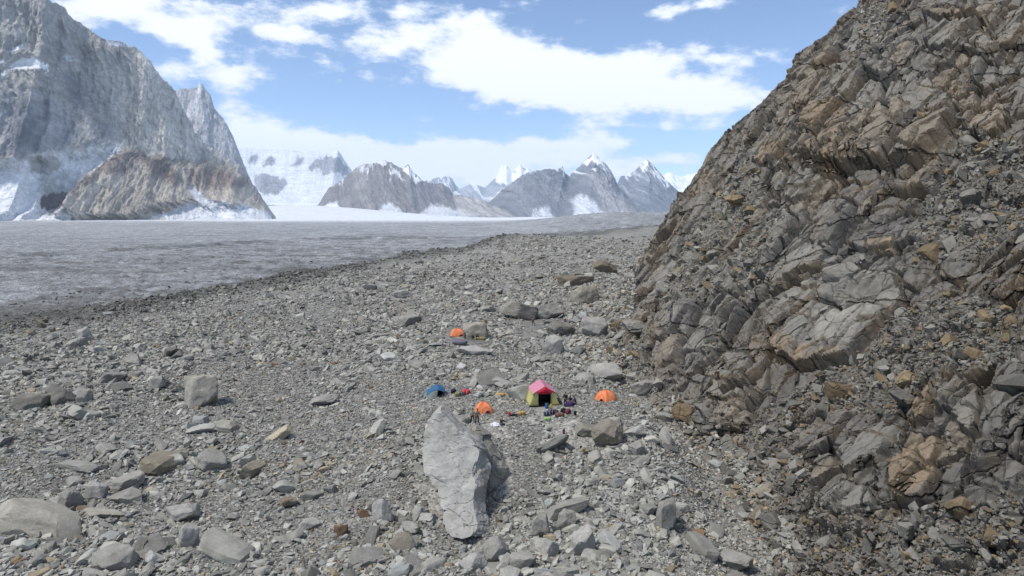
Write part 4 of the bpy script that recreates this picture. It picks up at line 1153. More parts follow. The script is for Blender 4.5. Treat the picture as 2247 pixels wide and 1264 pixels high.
M_khaki = cloth("khaki_fabric", (.20, .18, .12)); M_skin = plain("skin", (.32, .17, .10), .6, .05); M_hair = plain("hair", (.012, .01, .008), .8, .1); M_steel = plain("tent_pole", (.45, .45, .46), .4, .05, metal=.8)
M_grey = cloth("slate_fabric", (.12, .115, .14)); M_brown = cloth("brown_fabric", (.12, .06, .045)); M_bluep = plain("blue_plastic", (.03, .10, .30), .4, .05); M_yelp = plain("yellow_plastic", (.65, .55, .08), .4, .05)
M_eye = plain("eye_white", (.7, .7, .68), .4, .02); M_maroon = cloth("maroon_fabric", (.14, .03, .05))


def empty(name, loc, rz=0, label=None, cat=None, group=None):
    o = bpy.data.objects.new(name, None); link(o); o.location = loc; o.rotation_euler = (0, 0, rz); o.empty_display_size = .3
    return tag(o, label, cat, group)


def grid_part(name, P, mat, parent, closed=False, smooth=True, thick=0.0):
    nr, nc = P.shape[:2]
    Fc = grid_faces(nr, nc)
    if closed:
        i = np.arange(nr - 1) * nc; Fc = np.concatenate([Fc, np.stack([i + nc - 1, i, i + nc, i + 2 * nc - 1], -1)])
    o = np_mesh(name, P.reshape(-1, 3), Fc, mat, parent=parent, smooth=smooth)
    if thick:
        md = o.modifiers.new("thickness", 'SOLIDIFY'); md.thickness = thick; md.offset = 0
    return o


def tube(name, pts, rad, mat, parent, n=7):
    pts = [Vector(p) for p in pts]; rad = rad if isinstance(rad, (list, tuple)) else [rad] * len(pts)
    V = []
    for i, p in enumerate(pts):
        d = (pts[min(i + 1, len(pts) - 1)] - pts[max(i - 1, 0)]).normalized()
        a = d.orthogonal().normalized(); b = d.cross(a)
        V.append([p + (a * math.cos(k * 6.2832 / n) + b * math.sin(k * 6.2832 / n)) * rad[i] for k in range(n)])
    return grid_part(name, np.array([[v[:] for v in r] for r in V]), mat, parent, closed=True)


def dome_tent(label, px, py, w, h, rz, seed, door=1.0):
    """two crossed poles over a rectangular floor, fly pegged out, darker door arch at +y/-y"""
    c = hit(px, py); m = c[1] / F; W = w * m * 1.06; H = h * m * .8
    e = empty("dome_tent", (c[0], c[1] + W * .42, c[2] + .02), rz, label, "tent", "orange dome tents")
    n_th, n_r = 73, 22
    th = np.linspace(0, 2 * math.pi, n_th)[:-1]; r = np.linspace(0, 1, n_r)
    R, T = np.meshgrid(r, th, indexing='ij')
    # footprint between square and circle; the poles run to the corners
    sq = 1 / np.maximum(np.abs(np.cos(T)), np.abs(np.sin(T))); foot = (.45 * sq + .55)
    corner = np.abs(np.sin(2 * T)) ** 6
    z = (1 - R ** 2.3) ** .75 * (1 + .0 * R)
    sag = 1 - (1 - corner) * .10 * np.sin(math.pi * R) 
    x = R ** .9 * foot * np.cos(T) * W * .46 * sag; y = R ** .9 * foot * np.sin(T) * W * .40 * sag
    rr = np.random.default_rng(seed)
    z = z * H * .98 * sag + .012 * fbm2(x * 4 + seed, y * 4, 3, seed)
    fly = grid_part("fly_sheet", np.stack([x, y, z], -1), M_orange, e, closed=True)
    for k, a in enumerate((math.pi / 4, 3 * math.pi / 4)):
        pts = []
        for s in np.linspace(-1, 1, 25):
            aa = a if s >= 0 else a + math.pi; rad = abs(s); f = .45 * math.sqrt(2) + .55
            pts.append((rad ** .9 * f * math.cos(aa) * W * .46, rad ** .9 * f * math.sin(aa) * W * .40, (1 - rad ** 2.3) ** .75 * H * .98 + .015))
        tube("pole_sleeve", pts, .022, M_orange_d, e)
    # door arch on the side facing the slope below
    for sgn in (-1,):
        g = []
        for k in range(15):
            a = math.pi * k / 14
            xx = -math.cos(a) * W * .2; zz = math.sin(a) * H * .62
            t = math.pi * 1.5; zr = zz / (H * .98)
            rad = (max(0, 1 - max(zr, 0) ** (1 / .75))) ** (1 / 2.3)
            g.append((xx + W * .05, -(rad ** .9) * W * .40 * (1 - .06) - .03, zz + .02))
        tube("door_zip", g, .016, M_orange_d, e)
        for dx, mt in ((-.02, M_dark),):
            P = np.array([[(x_, y_ + .005, z_ * s_ * .45 + .02) for (x_, y_, z_) in g] for s_ in (0, .5, 1)])
            P[..., 0] = P[..., 0] * .6 + W * .1
            P[..., 1] = -W * .40 - .02 
            grid_part("door_gap", P, M_dark, e, thick=.01)
    P = np.array([[(math.cos(a) * W * .5 * k, math.sin(a) * W * .44 * k, -.01 - .03 * k) for a in th] for k in (0.02, 1)])
    grid_part("groundsheet", P, M_grey, e, closed=True, thick=.02)
    for k in range(6):
        a = math.pi / 6 + k * math.pi / 3
        tube("guy_line", [(math.cos(a) * W * .42, math.sin(a) * W * .38, H * .45), (math.cos(a) * W * .78, math.sin(a) * W * .7, .02)], .007, M_beige, e, 4)
    return e, W, H


dome_tent("orange dome tent up the moraine beside the split boulder, uppermost of the three", 1003, 739, 36, 20, .25, 1)
dome_tent("orange dome tent just behind the two standing people, with dark arches over its door", 1061, 909, 44, 28, .2, 2)
dome_tent("orange dome tent on the rim nearest the cliff, plain round side showing", 1332, 883, 47, 28, -.9, 3)


def box_part(name, lo, hi, mat, parent, bevel=.02, jit=0.0, seed=0):
    bm = bmesh.new(); bmesh.ops.create_cube(bm, size=1.0)
    lo = Vector(lo); hi = Vector(hi)
    for v in bm.verts: v.co = Vector([(lo[i] + hi[i]) / 2 + v.co[i] * (hi[i] - lo[i]) for i in range(3)])
    if bevel: bmesh.ops.bevel(bm, geom=bm.edges[:], offset=bevel, segments=2, affect='EDGES')
    me = bpy.data.meshes.new(name); bm.to_mesh(me); bm.free(); me.materials.append(mat)
    return link(bpy.data.objects.new(name, me), parent)


def dining_tent():
    c = hit(1195, 890); m = c[1] / F; W = 50 * m; Hw = 1.5; Hr = 2.35; Dp = 3.6
    e = empty("dining_tent", (c[0], c[1] + .2, c[2] - .02), .12, "frame tent with a pink roof, yellow walls and a dark open front", "tent")
    hw = W / 2
    n = 14
    fl = .55                                     # walls flare outward to the pegs
    # roof, two slopes with a little overhang and sag
    for s in (-1, 1):
        P = np.zeros((n, n, 3))
        for i in range(n):
            for j in range(n):
                a = i / (n - 1); b = j / (n - 1)
                x = s * (hw + .16) * a; z = Hr - (Hr - Hw + .06) * a - .07 * math.sin(math.pi * a) * math.sin(math.pi * b) + .02 * float(vnoise2(np.array(a * 5.), np.array(b * 5 + s), 3))
                P[i, j] = (x, -.12 + (Dp + .24) * b, z)
        o = grid_part("roof_slope", P, M_pink, e, thick=.012)
    # back and side walls
    for s in (-1, 1):
        P = np.array([[(s * (hw + fl * (1 - k) ** 1.5), Dp * b, Hw * k + .0) for b in np.linspace(0, 1, 12)] for k in np.linspace(0, 1, 10)])
        P[..., 0] += .03 * s * np.sin(P[..., 1] * 4)
        grid_part("side_wall", P, M_yellow, e, thick=.012)
        # front panel from the door edge to the flared corner
        P = np.array([[(s * (hw * .58 * (1 - b) + (hw + fl * (1 - k) ** 1.5) * b), -.02 - .10 * (1 - k) * b, Hw * k * 1.0 + (1 - b) * .22 * k) for b in np.linspace(0, 1, 8)] for k in np.linspace(0, 1, 10)])
        grid_part("front_panel", P, M_yellow, e, thick=.012)
        tube("corner_pole", [(s * hw * .585, -.05, 0), (s * hw * .585, -.05, Hw + .22)], .03, M_steel, e)
        tube("guy_line", [(s * hw, -.1, Hw), (s * (hw + 1.3), -1.0, .05)], .008, M_beige, e, 4)
        tube("guy_line", [(s * hw, Dp, Hw), (s * (hw + 1.5), Dp + .6, .05)], .008, M_beige, e, 4)
    P = np.array([[((hw + fl * max(0, 1 - k) ** 1.5) * b, Dp, (Hw * k) if k <= 1 else Hw + (Hr - Hw) * (1 - abs(b)) * (k - 1)) for b in np.linspace(-1, 1, 15)] for k in (0, .33, .66, 1.0, 2.0)])
    grid_part("back_wall", P, M_yellow, e, thick=.012)
    # red scalloped valance filling the gable
    xs = np.linspace(-1, 1, 33)
    top = [(b * (hw + .1), -.16, Hr - .03 - (Hr - Hw) * abs(b)) for b in xs]
    bot = [(b * (hw * .62 if abs(b) < 2 else 0), -.17, Hw - .02 - .10 * abs(math.sin(b * 6.28 * 1.25))) for b in xs]
    t2 = [(b * hw * .66, -.165, Hr - .03 - (Hr - Hw) * abs(b) * .66) for b in xs]
    grid_part("valance", np.array([t2, bot]), M_red, e, thick=.01)
    grid_part("tent_floor", np.array([[(a * hw * 1.1, b * Dp, .03) for a in (-1, 0, 1)] for b in (0, 1)]), M_dark, e)
    P = np.array([[(a * (hw - .05), Dp * .55, z) for a in np.linspace(-1, 1, 6)] for z in np.linspace(.03, Hw + .1, 5)])
    grid_part("inner_curtain", P, M_dark, e, thick=.01)
    for s in (-1, 1):
        P = np.array([[(s * (hw - .04), Dp * .55 * b + .05, z) for b in np.linspace(0, 1, 5)] for z in np.linspace(.03, Hw - .02, 5)])
        grid_part("inner_lining", P, M_dark, e, thick=.01)
    # weatherproof sheet pegged along the right side
    P = np.array([[(hw + .12 + .85 * k ** .8, .4 + 3.0 * b, Hw * .95 * (1 - k) + .05) for b in np.linspace(0, 1, 8)] for k in np.linspace(0, 1, 7)])
    grid_part("flysheet_flap", P, M_white, e, thick=.01)
    return e


dt = dining_tent()
dtl = dt.location
PLACED.append((dtl.x, dtl.y + 1.5, 4.5))


def blob(name, half, mat, parent=None, seed=0, p=3.2, wr=.06, sub=3, tint=None):
    V, Fc = ICO[sub]
    n = (np.abs(V) ** p).sum(1) ** (-1 / p)
    W = V * n[:, None] * np.array(half)
    W = W * (1 + wr * fbm3(V[:, 0] * 2.5 + seed, V[:, 1] * 2.5, V[:, 2] * 2.5, 3, seed))[:, None]
    W[:, 2] += half[2]
    return np_mesh(name, W, Fc, mat, smooth=True, parent=parent)


def spot(px, py, dy=0.0):
    c = hit(px, py); return (float(c[0]), float(c[1] + dy), float(ground(c[0], c[1] + dy)) - .02)


def duffel(label, px, py, half, mat, rz=0, strap=M_black, group=None, seed=1, name="duffel_bag", cat="bag"):
    e = empty(name, spot(px, py), rz, label, cat, group)
    blob("bag_body", half, mat, e, seed)
    for s in (-.45, .45):
        pts = [(half[0] * s, math.cos(a) * half[1] * 1.03, half[2] + math.sin(a) * half[2] * 1.04) for a in np.linspace(-.4, math.pi + .4, 12)]
        tube("strap", pts, .018, strap, e, 5)
    return e


def backpack(label, px, py, h, mat, rz=0, group=None, seed=2, lie=0):
    e = empty("backpack", spot(px, py), rz, label, "backpack", group)
    if lie: e.rotation_euler = (lie, 0, rz)
    blob("pack_body", (h * .26, h * .18, h * .45), mat, e, seed)
    l = blob("lid", (h * .25, h * .19, h * .09), M_black, e, seed + 1); l.location = (0, 0, h * .82)
    pk = blob("front_pocket", (h * .17, h * .07, h * .2), mat, e, seed + 2); pk.location = (0, -h * .18, h * .12)
    for s in (-1, 1): tube("shoulder_strap", [(s * h * .12, h * .17, h * .8), (s * h * .14, h * .27, h * .55), (s * h * .13, h * .2, h * .2)], .02, M_black, e, 5)
    return e


GEAR = "expedition gear heaped below the pink-roofed tent"
duffel("dark navy duffel with a pale top at the left end of the gear heap", 1201, 908, (.42, .3, .26), M_navy, .3, M_white, GEAR, 1)
duffel("slate-grey bag wedged behind the navy duffel", 1208, 900, (.3, .25, .24), M_grey, 1.2, M_black, GEAR, 2)
duffel("black duffel lying in the middle of the gear heap", 1217, 905, (.48, .3, .28), M_black, -.2, M_white, GEAR, 3)
duffel("brown patterned bundle with pale straps at the front of the gear heap", 1228, 912, (.55, .32, .24), M_brown, .1, M_beige, GEAR, 4)
duffel("maroon-flecked dark duffel at the right end of the gear heap", 1246, 908, (.36, .3, .34), M_maroon, 1.0, M_black, GEAR, 5)
duffel("black sack on top behind the brown bundle", 1236, 903, (.34, .26, .3), M_black, .7, M_grey, GEAR, 6)
backpack("lone black pack set just right of the gear heap", 1262, 915, .62, M_black, .5, GEAR, 7, lie=0)
duffel("light green bag on the ground in front of the navy duffel", 1201, 918, (.38, .22, .15), M_green, .1, M_black, GEAR, 8)
duffel("purple duffel at the feet of the person standing by the tent", 1251, 891, (.42, .32, .34), M_purple, -.3, M_black, GEAR, 9)
duffel("navy bag beside the purple duffel, touching its left end", 1242, 890, (.26, .22, .2), M_navy, .5, M_black, GEAR, 10)
backpack("small maroon pack alone on the trodden flat", 1237, 956, .5, M_maroon, .4, None, 11, lie=0)
backpack("small upright black pack at the lower edge of the trodden flat", 1275, 986, .5, M_black, 0, None, 12)
duffel("dark bag beside the open side of the blue tarp tent", 995, 863, (.34, .3, .3), M_navy, .8, M_black, None, 13)
duffel("olive sack between the blue tarp tent and the red bundle", 1004, 872, (.36, .3, .3), M_olive, .2, M_black, None, 14)
duffel("red bundle of clothing heaped right of the olive sack", 1022, 868, (.62, .34, .36), M_redc, -.35, M_white, None, 15, "clothing_bundle", "bundle")
duffel("navy bag with a white rim in front of the red bundle", 1015, 870, (.3, .26, .24), M_navy, .3, M_white, None, 16)
duffel("ochre sack lying alone among the stones behind the front orange tent", 1098, 870, (.6, .3, .2), M_ochre, -.2, M_beige, None, 17, "sack", "sack")
duffel("pale yellow-brown mat roll between the front orange tent and the ochre sack", 1104, 886, (.75, .22, .16), M_beige, -.3, M_brown, None, 18, "mat_roll", "mat")
duffel("white and olive bag on the sand left of the two standing people", 1025, 921, (.3, .2, .17), M_olive, .2, M_white, None, 19)
duffel("small black bag at the feet of the two standing people", 1032, 928, (.2, .16, .12), M_black, .2, M_grey, None, 20)
duffel("ochre basket-like bundle right of the reclining person in red", 1145, 908, (.42, .26, .24), M_ochre, .3, M_brown, None, 21, "bundle", "bundle")
duffel("slate-purple folded tarp just below the uppermost orange tent", 1009, 755, (1.35, .8, .42), M_grey, -.2, M_navy, None, 22, "folded_tarp", "tarp")
duffel("dark load left on the stones above the mossy-grey boulder", 1214, 716, (.9, .5, .35), M_black, .1, M_grey, None, 23)
duffel("long brown sack behind the people seated by the split boulder", 1054, 746, (1.0, .35, .3), M_olive, -.2, M_brown, None, 24, "sack", "sack")


def barrel(px, py):
    e = empty("plastic_barrel", spot(px, py), 0, "blue plastic barrel in the doorway of the pink-roofed tent", "barrel")
    e.location.z += .05
    prof = [(.0, 0), (.19, 0), (.21, .04), (.21, .5), (.2, .56), (.17, .6), (0, .6)]
    P = np.array([[(r * math.cos(a), r * math.sin(a), z) for a in np.linspace(0, 2 * math.pi, 21)[:-1]] for r, z in prof])
    grid_part("drum", P, M_bluep, e, closed=True)
    P = np.array([[(r * math.cos(a), r * math.sin(a), z) for a in np.linspace(0, 2 * math.pi, 21)[:-1]] for r, z in [(.0, .66), (.18, .66), (.19, .6), (.17, .59)]])
    grid_part("lid", P, M_black, e, closed=True)
    tube("clamp_ring", [(.2 * math.cos(a), .2 * math.sin(a), .58) for a in np.linspace(0, 6.28, 21)], .013, M_steel, e, 5)


barrel(1200, 892)
e = empty("jerrycan", spot(1209, 892), .3, "yellow jerrycan standing in the doorway of the pink-roofed tent", "jerrycan"); e.location.z += .05
box_part("can_body", (-.15, -.1, 0), (.15, .1, .42), M_yelp, e, .04); tube("handle", [(-.1, 0, .42), (-.08, 0, .5), (.04, 0, .5), (.06, 0, .42)], .018, M_yelp, e); tube("cap", [(.11, 0, .41), (.11, 0, .47)], .03, M_black, e)


def tarp_tent():
    c = hit(955, 873); m = c[1] / F
    e = empty("tarp_tent", (c[0], c[1] + .9, c[2]), .1, "low blue tarp tent with grey-green walls and a dark open side", "tent")
    W = 46 * m / 2 * .9; H = 1.55; Dp = 1.3
    def top(a, b):
        h = H - .62 * abs(a - .15) ** 1.2 - .32 * abs(b) ** 1.5 - .10 * math.sin(3 * a + 2 * b) ** 2
        return (a * W, b * Dp, h)
    g = np.array([[top(a, b) for b in np.linspace(-1, 1, 17)] for a in np.linspace(-1, 1, 23)])
    grid_part("tarp", g, M_blue, e, thick=.012)
    def wall(name, pts, out, mat, f=0.05):
        P = []
        for k in np.linspace(0, 1, 7):
            P.append([(p[0] + out[0] * (1 - k), p[1] + out[1] * (1 - k) + .03 * math.sin(5 * p[0]), (p[2] - f) * k) for p in pts])
        grid_part(name, np.array(P), mat, e, thick=.012)
    wall("front_wall", [top(a, -1) for a in np.linspace(-1, .25, 10)], (-.15, -.4), M_tarpgrey)
    wall("side_wall", [top(-1, b) for b in np.linspace(-1, 1, 8)], (-.4, 0), M_tarpgrey)
    wall("back_wall", [top(a, 1) for a in np.linspace(-1, 1, 8)], (0, .3), M_tarpgrey)
    wall("inner_curtain", [(a * W, .1, top(a, .1)[2] - .05) for a in np.linspace(.1, .97, 6)], (0, 0), M_dark)
    for a, b in ((.98, -.95), (.15, -.98), (-.98, -.95)):
        t = top(a, b); tube("pole", [(t[0], t[1], 0), (t[0], t[1], t[2])], .025, M_steel, e)
    for s in (-1, 1): tube("guy_line", [top(s * .97, -.97), (s * W * 1.5, -Dp * 1.6, .02)], .008, M_beige, e, 4)


tarp_tent()


# ------------------------------------------------------------------ people
def skin_part(name, pts, edges, mat, parent, root=0, sub=1):
    """pts: (position, radius); grown with a Skin modifier, then kept as plain mesh"""
    me = bpy.data.meshes.new(name); me.from_pydata([p for p, r in pts], edges, [])
    o = bpy.data.objects.new(name, me); scene.collection.objects.link(o)
    md = o.modifiers.new("s", 'SKIN'); md.use_smooth_shade = True
    for i, (p, r) in enumerate(pts):
        sv = me.skin_vertices[0].data[i]; rr = r if isinstance(r, tuple) else (r, r); sv.radius = rr; sv.use_root = (i == root)
    if sub:
        s = o.modifiers.new("u", 'SUBSURF'); s.levels = sub; s.render_levels = sub
    dg = bpy.context.evaluated_depsgraph_get(); m2 = bpy.data.meshes.new_from_object(o.evaluated_get(dg))
    bpy.data.objects.remove(o); bpy.data.meshes.remove(me)
    m2.name = name; m2.materials.clear(); m2.materials.append(mat)
    return link(bpy.data.objects.new(name, m2), parent)


def person(label, loc, rz, pose, jacket=M_black, trousers=M_black, hat=M_hair, height=1.74, group="people around the camp", pack=None):
    e = empty("person", loc, rz, label, "person", group)
    k = height / 1.74
    P = dict(hip=.93, lean=.04, head=.05, lt=.06, lk=.05, rt=-.06, rk=.05, la=.12, le=.25, ra=-.05, re=.25, spread=.12)
    P.update(pose)
    V3 = lambda a: Vector(a)
    pel = V3((0, 0, P['hip']))
    up = V3((0, math.sin(P['lean']), math.cos(P['lean']))); fw = V3((0, math.cos(P['lean']), -math.sin(P['lean'])))
    waist = pel + up * .15; chest = pel + up * .38; neck = pel + up * .52
    hd = P['lean'] + P['head']; hup = V3((0, math.sin(hd), math.cos(hd))); hfw = V3((0, math.cos(hd), -math.sin(hd)))
    h0 = neck + hup * .07; h1 = neck + hup * .15; h2 = neck + hup * .23
    J = {}
    for s, t, kn, ar, el, n in ((-1, 'lt', 'lk', 'la', 'le', 'L'), (1, 'rt', 'rk', 'ra', 're', 'R')):
        hipj = pel + V3((s * .095, 0, -.03)); a = P[t]
        knee = hipj + V3((s * P['spread'] * .35, math.sin(a) * .43, -math.cos(a) * .43)); b = a - P[kn]
        ank = knee + V3((s * P['spread'] * .15, math.sin(b) * .41, -math.cos(b) * .41))
        toe = ank + V3((s * .03, .17, -.045)) if not P.get('lie') else ank + V3((s * .03, .05, .15))
        sh = chest + V3((s * .19, 0, .04)); c = P[ar] + P['lean'] * 0
        elb = sh + V3((s * .07, math.sin(c) * .29, -math.cos(c) * .29)); d = c + P[el]
        wr = elb + V3((-s * .02, math.sin(d) * .25, -math.cos(d) * .25)); J[n] = (hipj, knee, ank, toe, sh, elb, wr, V3((0, math.sin(d), -math.cos(d))), s)
    pts = [(pel, .12), (waist, (.13, .10)), (chest, (.15, .10)), (neck, .058), (h0, (.07, .085)), (h1, (.078, .095)), (h2, (.06, .07)), (h1 + hfw * .12 + hup * -.02, .014)]
    E = [(0, 1), (1, 2), (2, 3), (3, 4), (4, 5), (5, 6), (5, 7)]
    for n in 'LR':
        hipj, knee, ank, toe, sh, elb, wr, hdv, s = J[n]; i = len(pts)
        pts += [(hipj, .085), (knee, .055), (ank, .04), (toe, .03)]; E += [(0, i), (i, i + 1), (i + 1, i + 2), (i + 2, i + 3)]
        i = len(pts); pts += [(sh, .055), (elb, .042), (wr, .028), (wr + hdv * .07, (.036, .02))]; E += [(2, i), (i, i + 1), (i + 1, i + 2), (i + 2, i + 3)]
        pm = wr + hdv * .08; side = V3((0, hdv.z, -hdv.y)) * 1.0
        for q in range(4):
            j = len(pts); o_ = side * (.028 - q * .019); ln = (.075, .085, .08, .062)[q]
            pts += [(pm + o_ + hdv * ln * .5, .0085), (pm + o_ * 1.05 + hdv * ln + V3((-s * .018, 0, 0)), .0075)]; E += [(i + 3, j), (j, j + 1)]
        j = len(pts); pts += [(wr + hdv * .05 + side * .045, .010), (wr + hdv * .09 + side * .058 + V3((-s * .012, 0, 0)), .009)]; E += [(i + 2, j), (j, j + 1)]
    pts = [(p * k, (r[0] * k, r[1] * k) if isinstance(r, tuple) else r * k) for p, r in pts]
    skin_part("body", pts, E, M_skin, e)
    g = 1.22
    jp = [(pel * 1.0 + up * .0, (.155, .125)), (waist, (.155, .125)), (chest, (.175, .125)), (neck - up * .05, (.085, .085))]; je = [(0, 1), (1, 2), (2, 3)]
    for n in 'LR':
        hipj, knee, ank, toe, sh, elb, wr, hdv, s = J[n]; i = len(jp)
        jp += [(sh, .078), (elb, .06), (wr - hdv * .02, .045)]; je += [(2, i), (i, i + 1), (i + 1, i + 2)]
    skin_part("jacket", [(p * k, (r[0] * k, r[1] * k) if isinstance(r, tuple) else r * k) for p, r in jp], je, jacket, e)
    tp = [(pel + up * .04, (.145, .12))]; te = []
    for n in 'LR':
        hipj, knee, ank, *_ = J[n]; i = len(tp)
        tp += [(hipj + V3((0, 0, -.03)), .105), (knee, .078), (ank + (knee - ank) * .1, .06)]; te += [(0, i), (i, i + 1), (i + 1, i + 2)]
    skin_part("trousers", [(p * k, (r[0] * k, r[1] * k) if isinstance(r, tuple) else r * k) for p, r in tp], te, trousers, e)
    for n in 'LR':
        hipj, knee, ank, toe, *_ = J[n]
        skin_part("boot", [(ank * k + V3((0, 0, .05)), .055 * k), (ank * k - V3((0, 0, .01)), .052 * k), (toe * k, .042 * k)], [(0, 1), (1, 2)], M_brown, e)
    cap = blob("hat", (.088 * k, .102 * k, .065 * k), hat, e, 3, 2.2, .02); cap.location = (h1 * k + hup * .02 * k); cap.rotation_euler = (-hd, 0, 0)
    for s in (-1, 1):
        ey = blob("eye", (.011, .008, .008), M_eye, e, 1, 2, 0, 1); ey.location = h1 * k + hfw * .088 * k + V3((s * .03 * k, 0, 0)) + hup * .0
        er = blob("ear", (.008, .018, .028), M_skin, e, 1, 2, 0, 1); er.location = h1 * k + V3((s * .082 * k, 0, -.03))
    return e


SIT = dict(hip=.36, lean=.35, lt=1.35, lk=1.5, rt=1.2, rk=1.35, la=.9, le=.5, ra=.8, re=.6, head=.2, spread=.35)
WALK = dict(hip=.92, lean=.22, lt=.4, lk=.25, rt=-.35, rk=.25, la=-.3, le=.4, ra=.35, re=.5)
BEND = dict(hip=.84, lean=1.0, lt=.35, lk=.5, rt=.15, rk=.35, la=.25, le=.2, ra=.15, re=.3, head=-.2)
person("person in a beige top standing on the sand, left of a companion", spot(1037, 928), .4, dict(la=.1, ra=.2, re=1.3), M_beige, M_black, M_hair, 1.72)
person("person in a khaki vest and black trousers standing right against the person in beige", spot(1047, 930), -2.8, dict(la=.1, ra=-.1, le=.9), M_khaki, M_black, M_hair, 1.8)
person("person all in black sitting beside a white sheet on the rock wall edge", spot(1100, 936), -.6, dict(SIT, lean=.15), M_black, M_navy, M_black, 1.72)
person("person in a red top lying back on the stones, legs stretched out", spot(1122, 912), -1.35, dict(hip=.28, lean=-1.15, lt=1.45, lk=.1, rt=1.3, rk=.05, la=.4, le=.6, ra=.3, re=.5, head=.5, lie=1), M_redc, M_black, M_redc, 1.75)
person("person in black standing close to the right wall of the pink-roofed tent", spot(1241, 890), 2.6, dict(la=.15, ra=.3, re=.9), M_black, M_black, M_hair, 1.84)
person("person in dark clothes crouched over the purple duffel", spot(1252, 884), 2.9, dict(SIT, hip=.42), M_navy, M_black, M_hair, 1.7)
person("person in black seated on a stone to the right of the purple duffel", spot(1263, 886), 1.8, dict(SIT, lean=.2), M_black, M_black, M_hair, 1.7)
person("person in a slate jacket standing at the door of the uppermost orange tent", spot(1021, 747), 1.2, dict(BEND, lean=.5), M_grey, M_black, M_hair, 1.8)
person("person in dark blue seated against the split boulder, left of two", spot(1038, 748), 3.1, dict(SIT), M_navy, M_black, M_hair, 1.8)
person("person in black seated against the split boulder, right of two", spot(1047, 745), -2.9, dict(SIT), M_black, M_black, M_hair, 1.8)
person("person in a red jacket walking alone below the wide tan slab", spot(1170, 716), .3, WALK, M_maroon, M_black, M_hair, 1.8)
person("lone walker in black beside the upright pale wedge", spot(1198, 768), 2.8, WALK, M_black, M_black, M_hair, 1.8)
person("walker in dark clothes with a maroon load climbing below the half white boulder", spot(1241, 712), .5, dict(WALK, lean=.4), M_maroon, M_black, M_hair, 1.8)
person("walker in black just above the one with the maroon load", spot(1260, 696), .2, WALK, M_black, M_black, M_hair, 1.8)
person("farthest walker, a tiny dark figure high on the moraine between grey stones", spot(1208, 650), .2, WALK, M_black, M_grey, M_hair, 1.8)
e = empty("cloth_sheet", spot(1087, 932), .2, "crumpled white sheet on the stones beside the sitting person in black", "sheet")
gx_, gy_ = np.meshgrid(np.linspace(-.5, .5, 22), np.linspace(-.7, .7, 26), indexing='ij')
grid_part("sheet", np.stack([gx_, gy_, .2 + .14 * fbm2(gx_ * 5, gy_ * 5, 3, 2) - .25 * np.abs(gx_)], -1), M_white, e, thick=.01)

# ------------------------------------------------------------------ the largest of the scattered boulders, each on its own
ORD = "first second third fourth fifth sixth seventh eighth ninth tenth eleventh twelfth thirteenth fourteenth fifteenth sixteenth seventeenth eighteenth nineteenth twentieth".split()


def ordinal(i):
    if i < 20: return ORD[i]
    n = i + 1; return f"{n}{'th' if 10 < n % 100 < 14 else {1: 'st', 2: 'nd', 3: 'rd'}.get(n % 10, 'th')}"


def tone(c):
    g = c.mean(); w = c[0] / max(c[2], 1e-3)
    if w > 1.9: return "rusty"
    if w > 1.38: return "tan"
    return "pale" if g > .36 else ("grey" if g > .26 else "dark")


MARKS = [("giant slab", hit(1010, 1150)), ("blue tarp tent", hit(957, 873)), ("pink-roofed tent", hit(1195, 888)), ("right orange tent", hit(1332, 883)), ("uppermost orange tent", hit(1003, 739)), ("big brown boulder", hit(1338, 985)),
         ("tall tan-stained boulder", hit(430, 893)), ("longest pale boulder", hit(40, 1182)), ("half white boulder", hit(1284, 668)), ("pyramid-shaped boulder", hit(1284, 1222)), ("square flat-topped stone", hit(392, 1146)), ("low mound-shaped boulder", hit(705, 890)),
         ("pale lens-shaped stone", hit(880, 655)), ("dark humped boulder", hit(60, 900)), ("ochre boulder in the trough", hit(1680, 1160))]


def label_set(items, marks, dirs, noun, group):
    rank = {}
    recs = []
    for o, p, tn, shp in items:
        d = [np.linalg.norm((p - q)[:2]) / (4 + .02 * p[1]) for _, q in marks]; i = int(np.argmin(d)); v = p - marks[i][1]
        dr = dirs(v); recs.append((o, i, dr, tn, shp, np.linalg.norm(v)))
    for r_ in sorted(recs, key=lambda q: q[5]):
        o, i, dr, tn, shp, _ = r_; key = (i, dr, tn); n = rank.get(key, 0); rank[key] = n + 1
        o["label"] = f"{tn} {shp} {noun}, {ordinal(n)} {tn} from the {marks[i][0]} {dr}"
        o["category"] = "boulder"; o["group"] = group


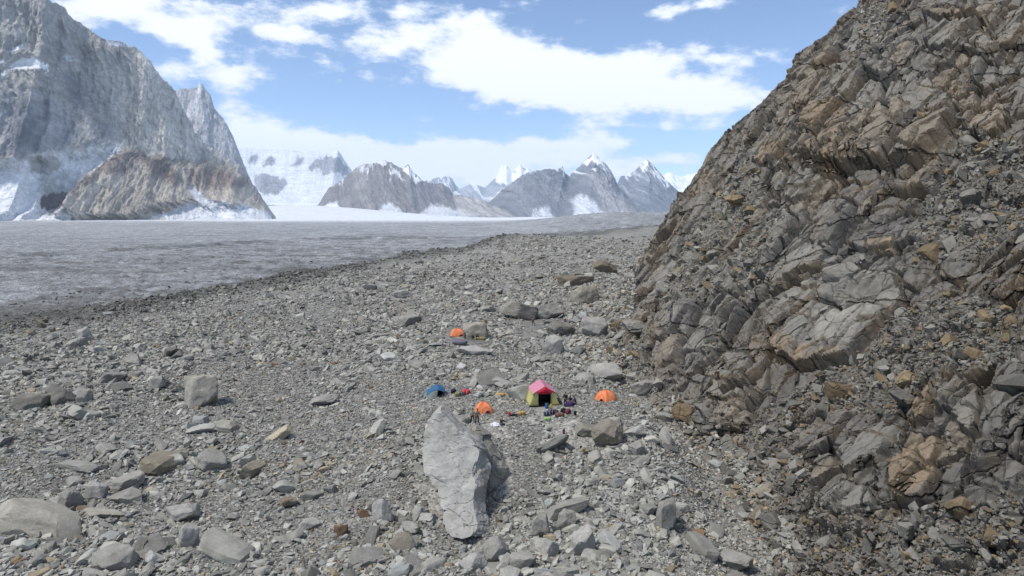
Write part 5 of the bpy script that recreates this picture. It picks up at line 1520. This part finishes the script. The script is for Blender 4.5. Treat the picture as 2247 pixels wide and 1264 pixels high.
def build_individuals():
    items = []
    for i, (p, R, S, c) in enumerate(SINGLES):
        V, Fc = rock_shape(900 + i % 40, 3, 8, .05)
        W = (V * S * 1.1) @ R.T
        t = c * (1 + .12 * fbm3(W[:, 0] + i, W[:, 1], W[:, 2], 3, i))[:, None]
        o = np_mesh("boulder", W, Fc, M_stone, t); o.location = p
        shp = "flat" if S[2] < .42 * S[0] else ("long" if S[1] < .6 * S[0] else "blocky")
        items.append((o, p, tone(c), shp))
    def dirs(v):
        if abs(v[0]) > abs(v[1]) * .6: return "toward the cliff" if v[0] > 0 else "toward the glacier"
        return "up the moraine" if v[1] > 0 else "down the moraine"
    label_set(items, MARKS, dirs, "boulder", "boulders scattered over the moraine")
    items = []
    for i, (p, R, S, c) in enumerate(CLIFF_SINGLES):
        V, Fc = rock_shape(1000 + i % 40, 3, 7, .05)
        W = (V * S * 1.15) @ R.T
        t = c * (1 + .16 * fbm3(W[:, 0] + i, W[:, 1], W[:, 2], 3, i))[:, None]
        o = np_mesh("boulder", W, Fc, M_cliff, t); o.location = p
        shp = "flat" if S[2] < .45 * S[0] else "blocky"
        items.append((o, p, tone(c), shp))
    P, px, py = cliff_pts['P'], cliff_pts['px'], cliff_pts['py']
    def cm(x, y):
        return P[int(np.argmin((px - x) ** 2 + (py - y) ** 2))]
    marks = [("striped cliff plate", cm(1830, 690)), ("fissured cliff dome", cm(1930, 260)), ("ochre-sided slab", cm(1850, 1130)), ("low round cliff plate", cm(1910, 980)),
             ("high ochre overhang", cm(2100, 50)), ("dark striped block", cm(1600, 880)), ("ochre cliff buttress", cm(2100, 880))]
    def dirs2(v):
        if abs(v[2]) > .5 * abs(v[1]): return "upslope" if v[2] > 0 else "downslope"
        return "toward the far ice" if v[1] > 0 else "toward the viewer"
    label_set(items, marks, dirs2, "cliff block", "loose blocks lodged on the cliff")


build_individuals()

# ------------------------------------------------------------------ mountain air
def build_haze():
    lo = Vector((-32000, -60, -80)); hi = Vector((30000, 28000, 2600))
    bm = bmesh.new(); bmesh.ops.create_cube(bm, size=1.0)
    for v in bm.verts: v.co = Vector([(lo[i] + hi[i]) / 2 + v.co[i] * (hi[i] - lo[i]) for i in range(3)])
    me = bpy.data.meshes.new("haze"); bm.to_mesh(me); bm.free()
    m = bpy.data.materials.new("air"); m.use_nodes = True; nt = m.node_tree; nt.nodes.clear()
    out = nt.nodes.new('ShaderNodeOutputMaterial'); v = nt.nodes.new('ShaderNodeVolumePrincipled')
    v.inputs['Density'].default_value = 3.0e-5; v.inputs['Color'].default_value = (.62, .80, 1.0, 1); v.inputs['Anisotropy'].default_value = 0.0
    nt.links.new(v.outputs[0], out.inputs['Volume'])
    me.materials.append(m); o = bpy.data.objects.new("haze", me); link(o); tag(o, "thin bluish mountain air", kind="stuff")


build_haze()
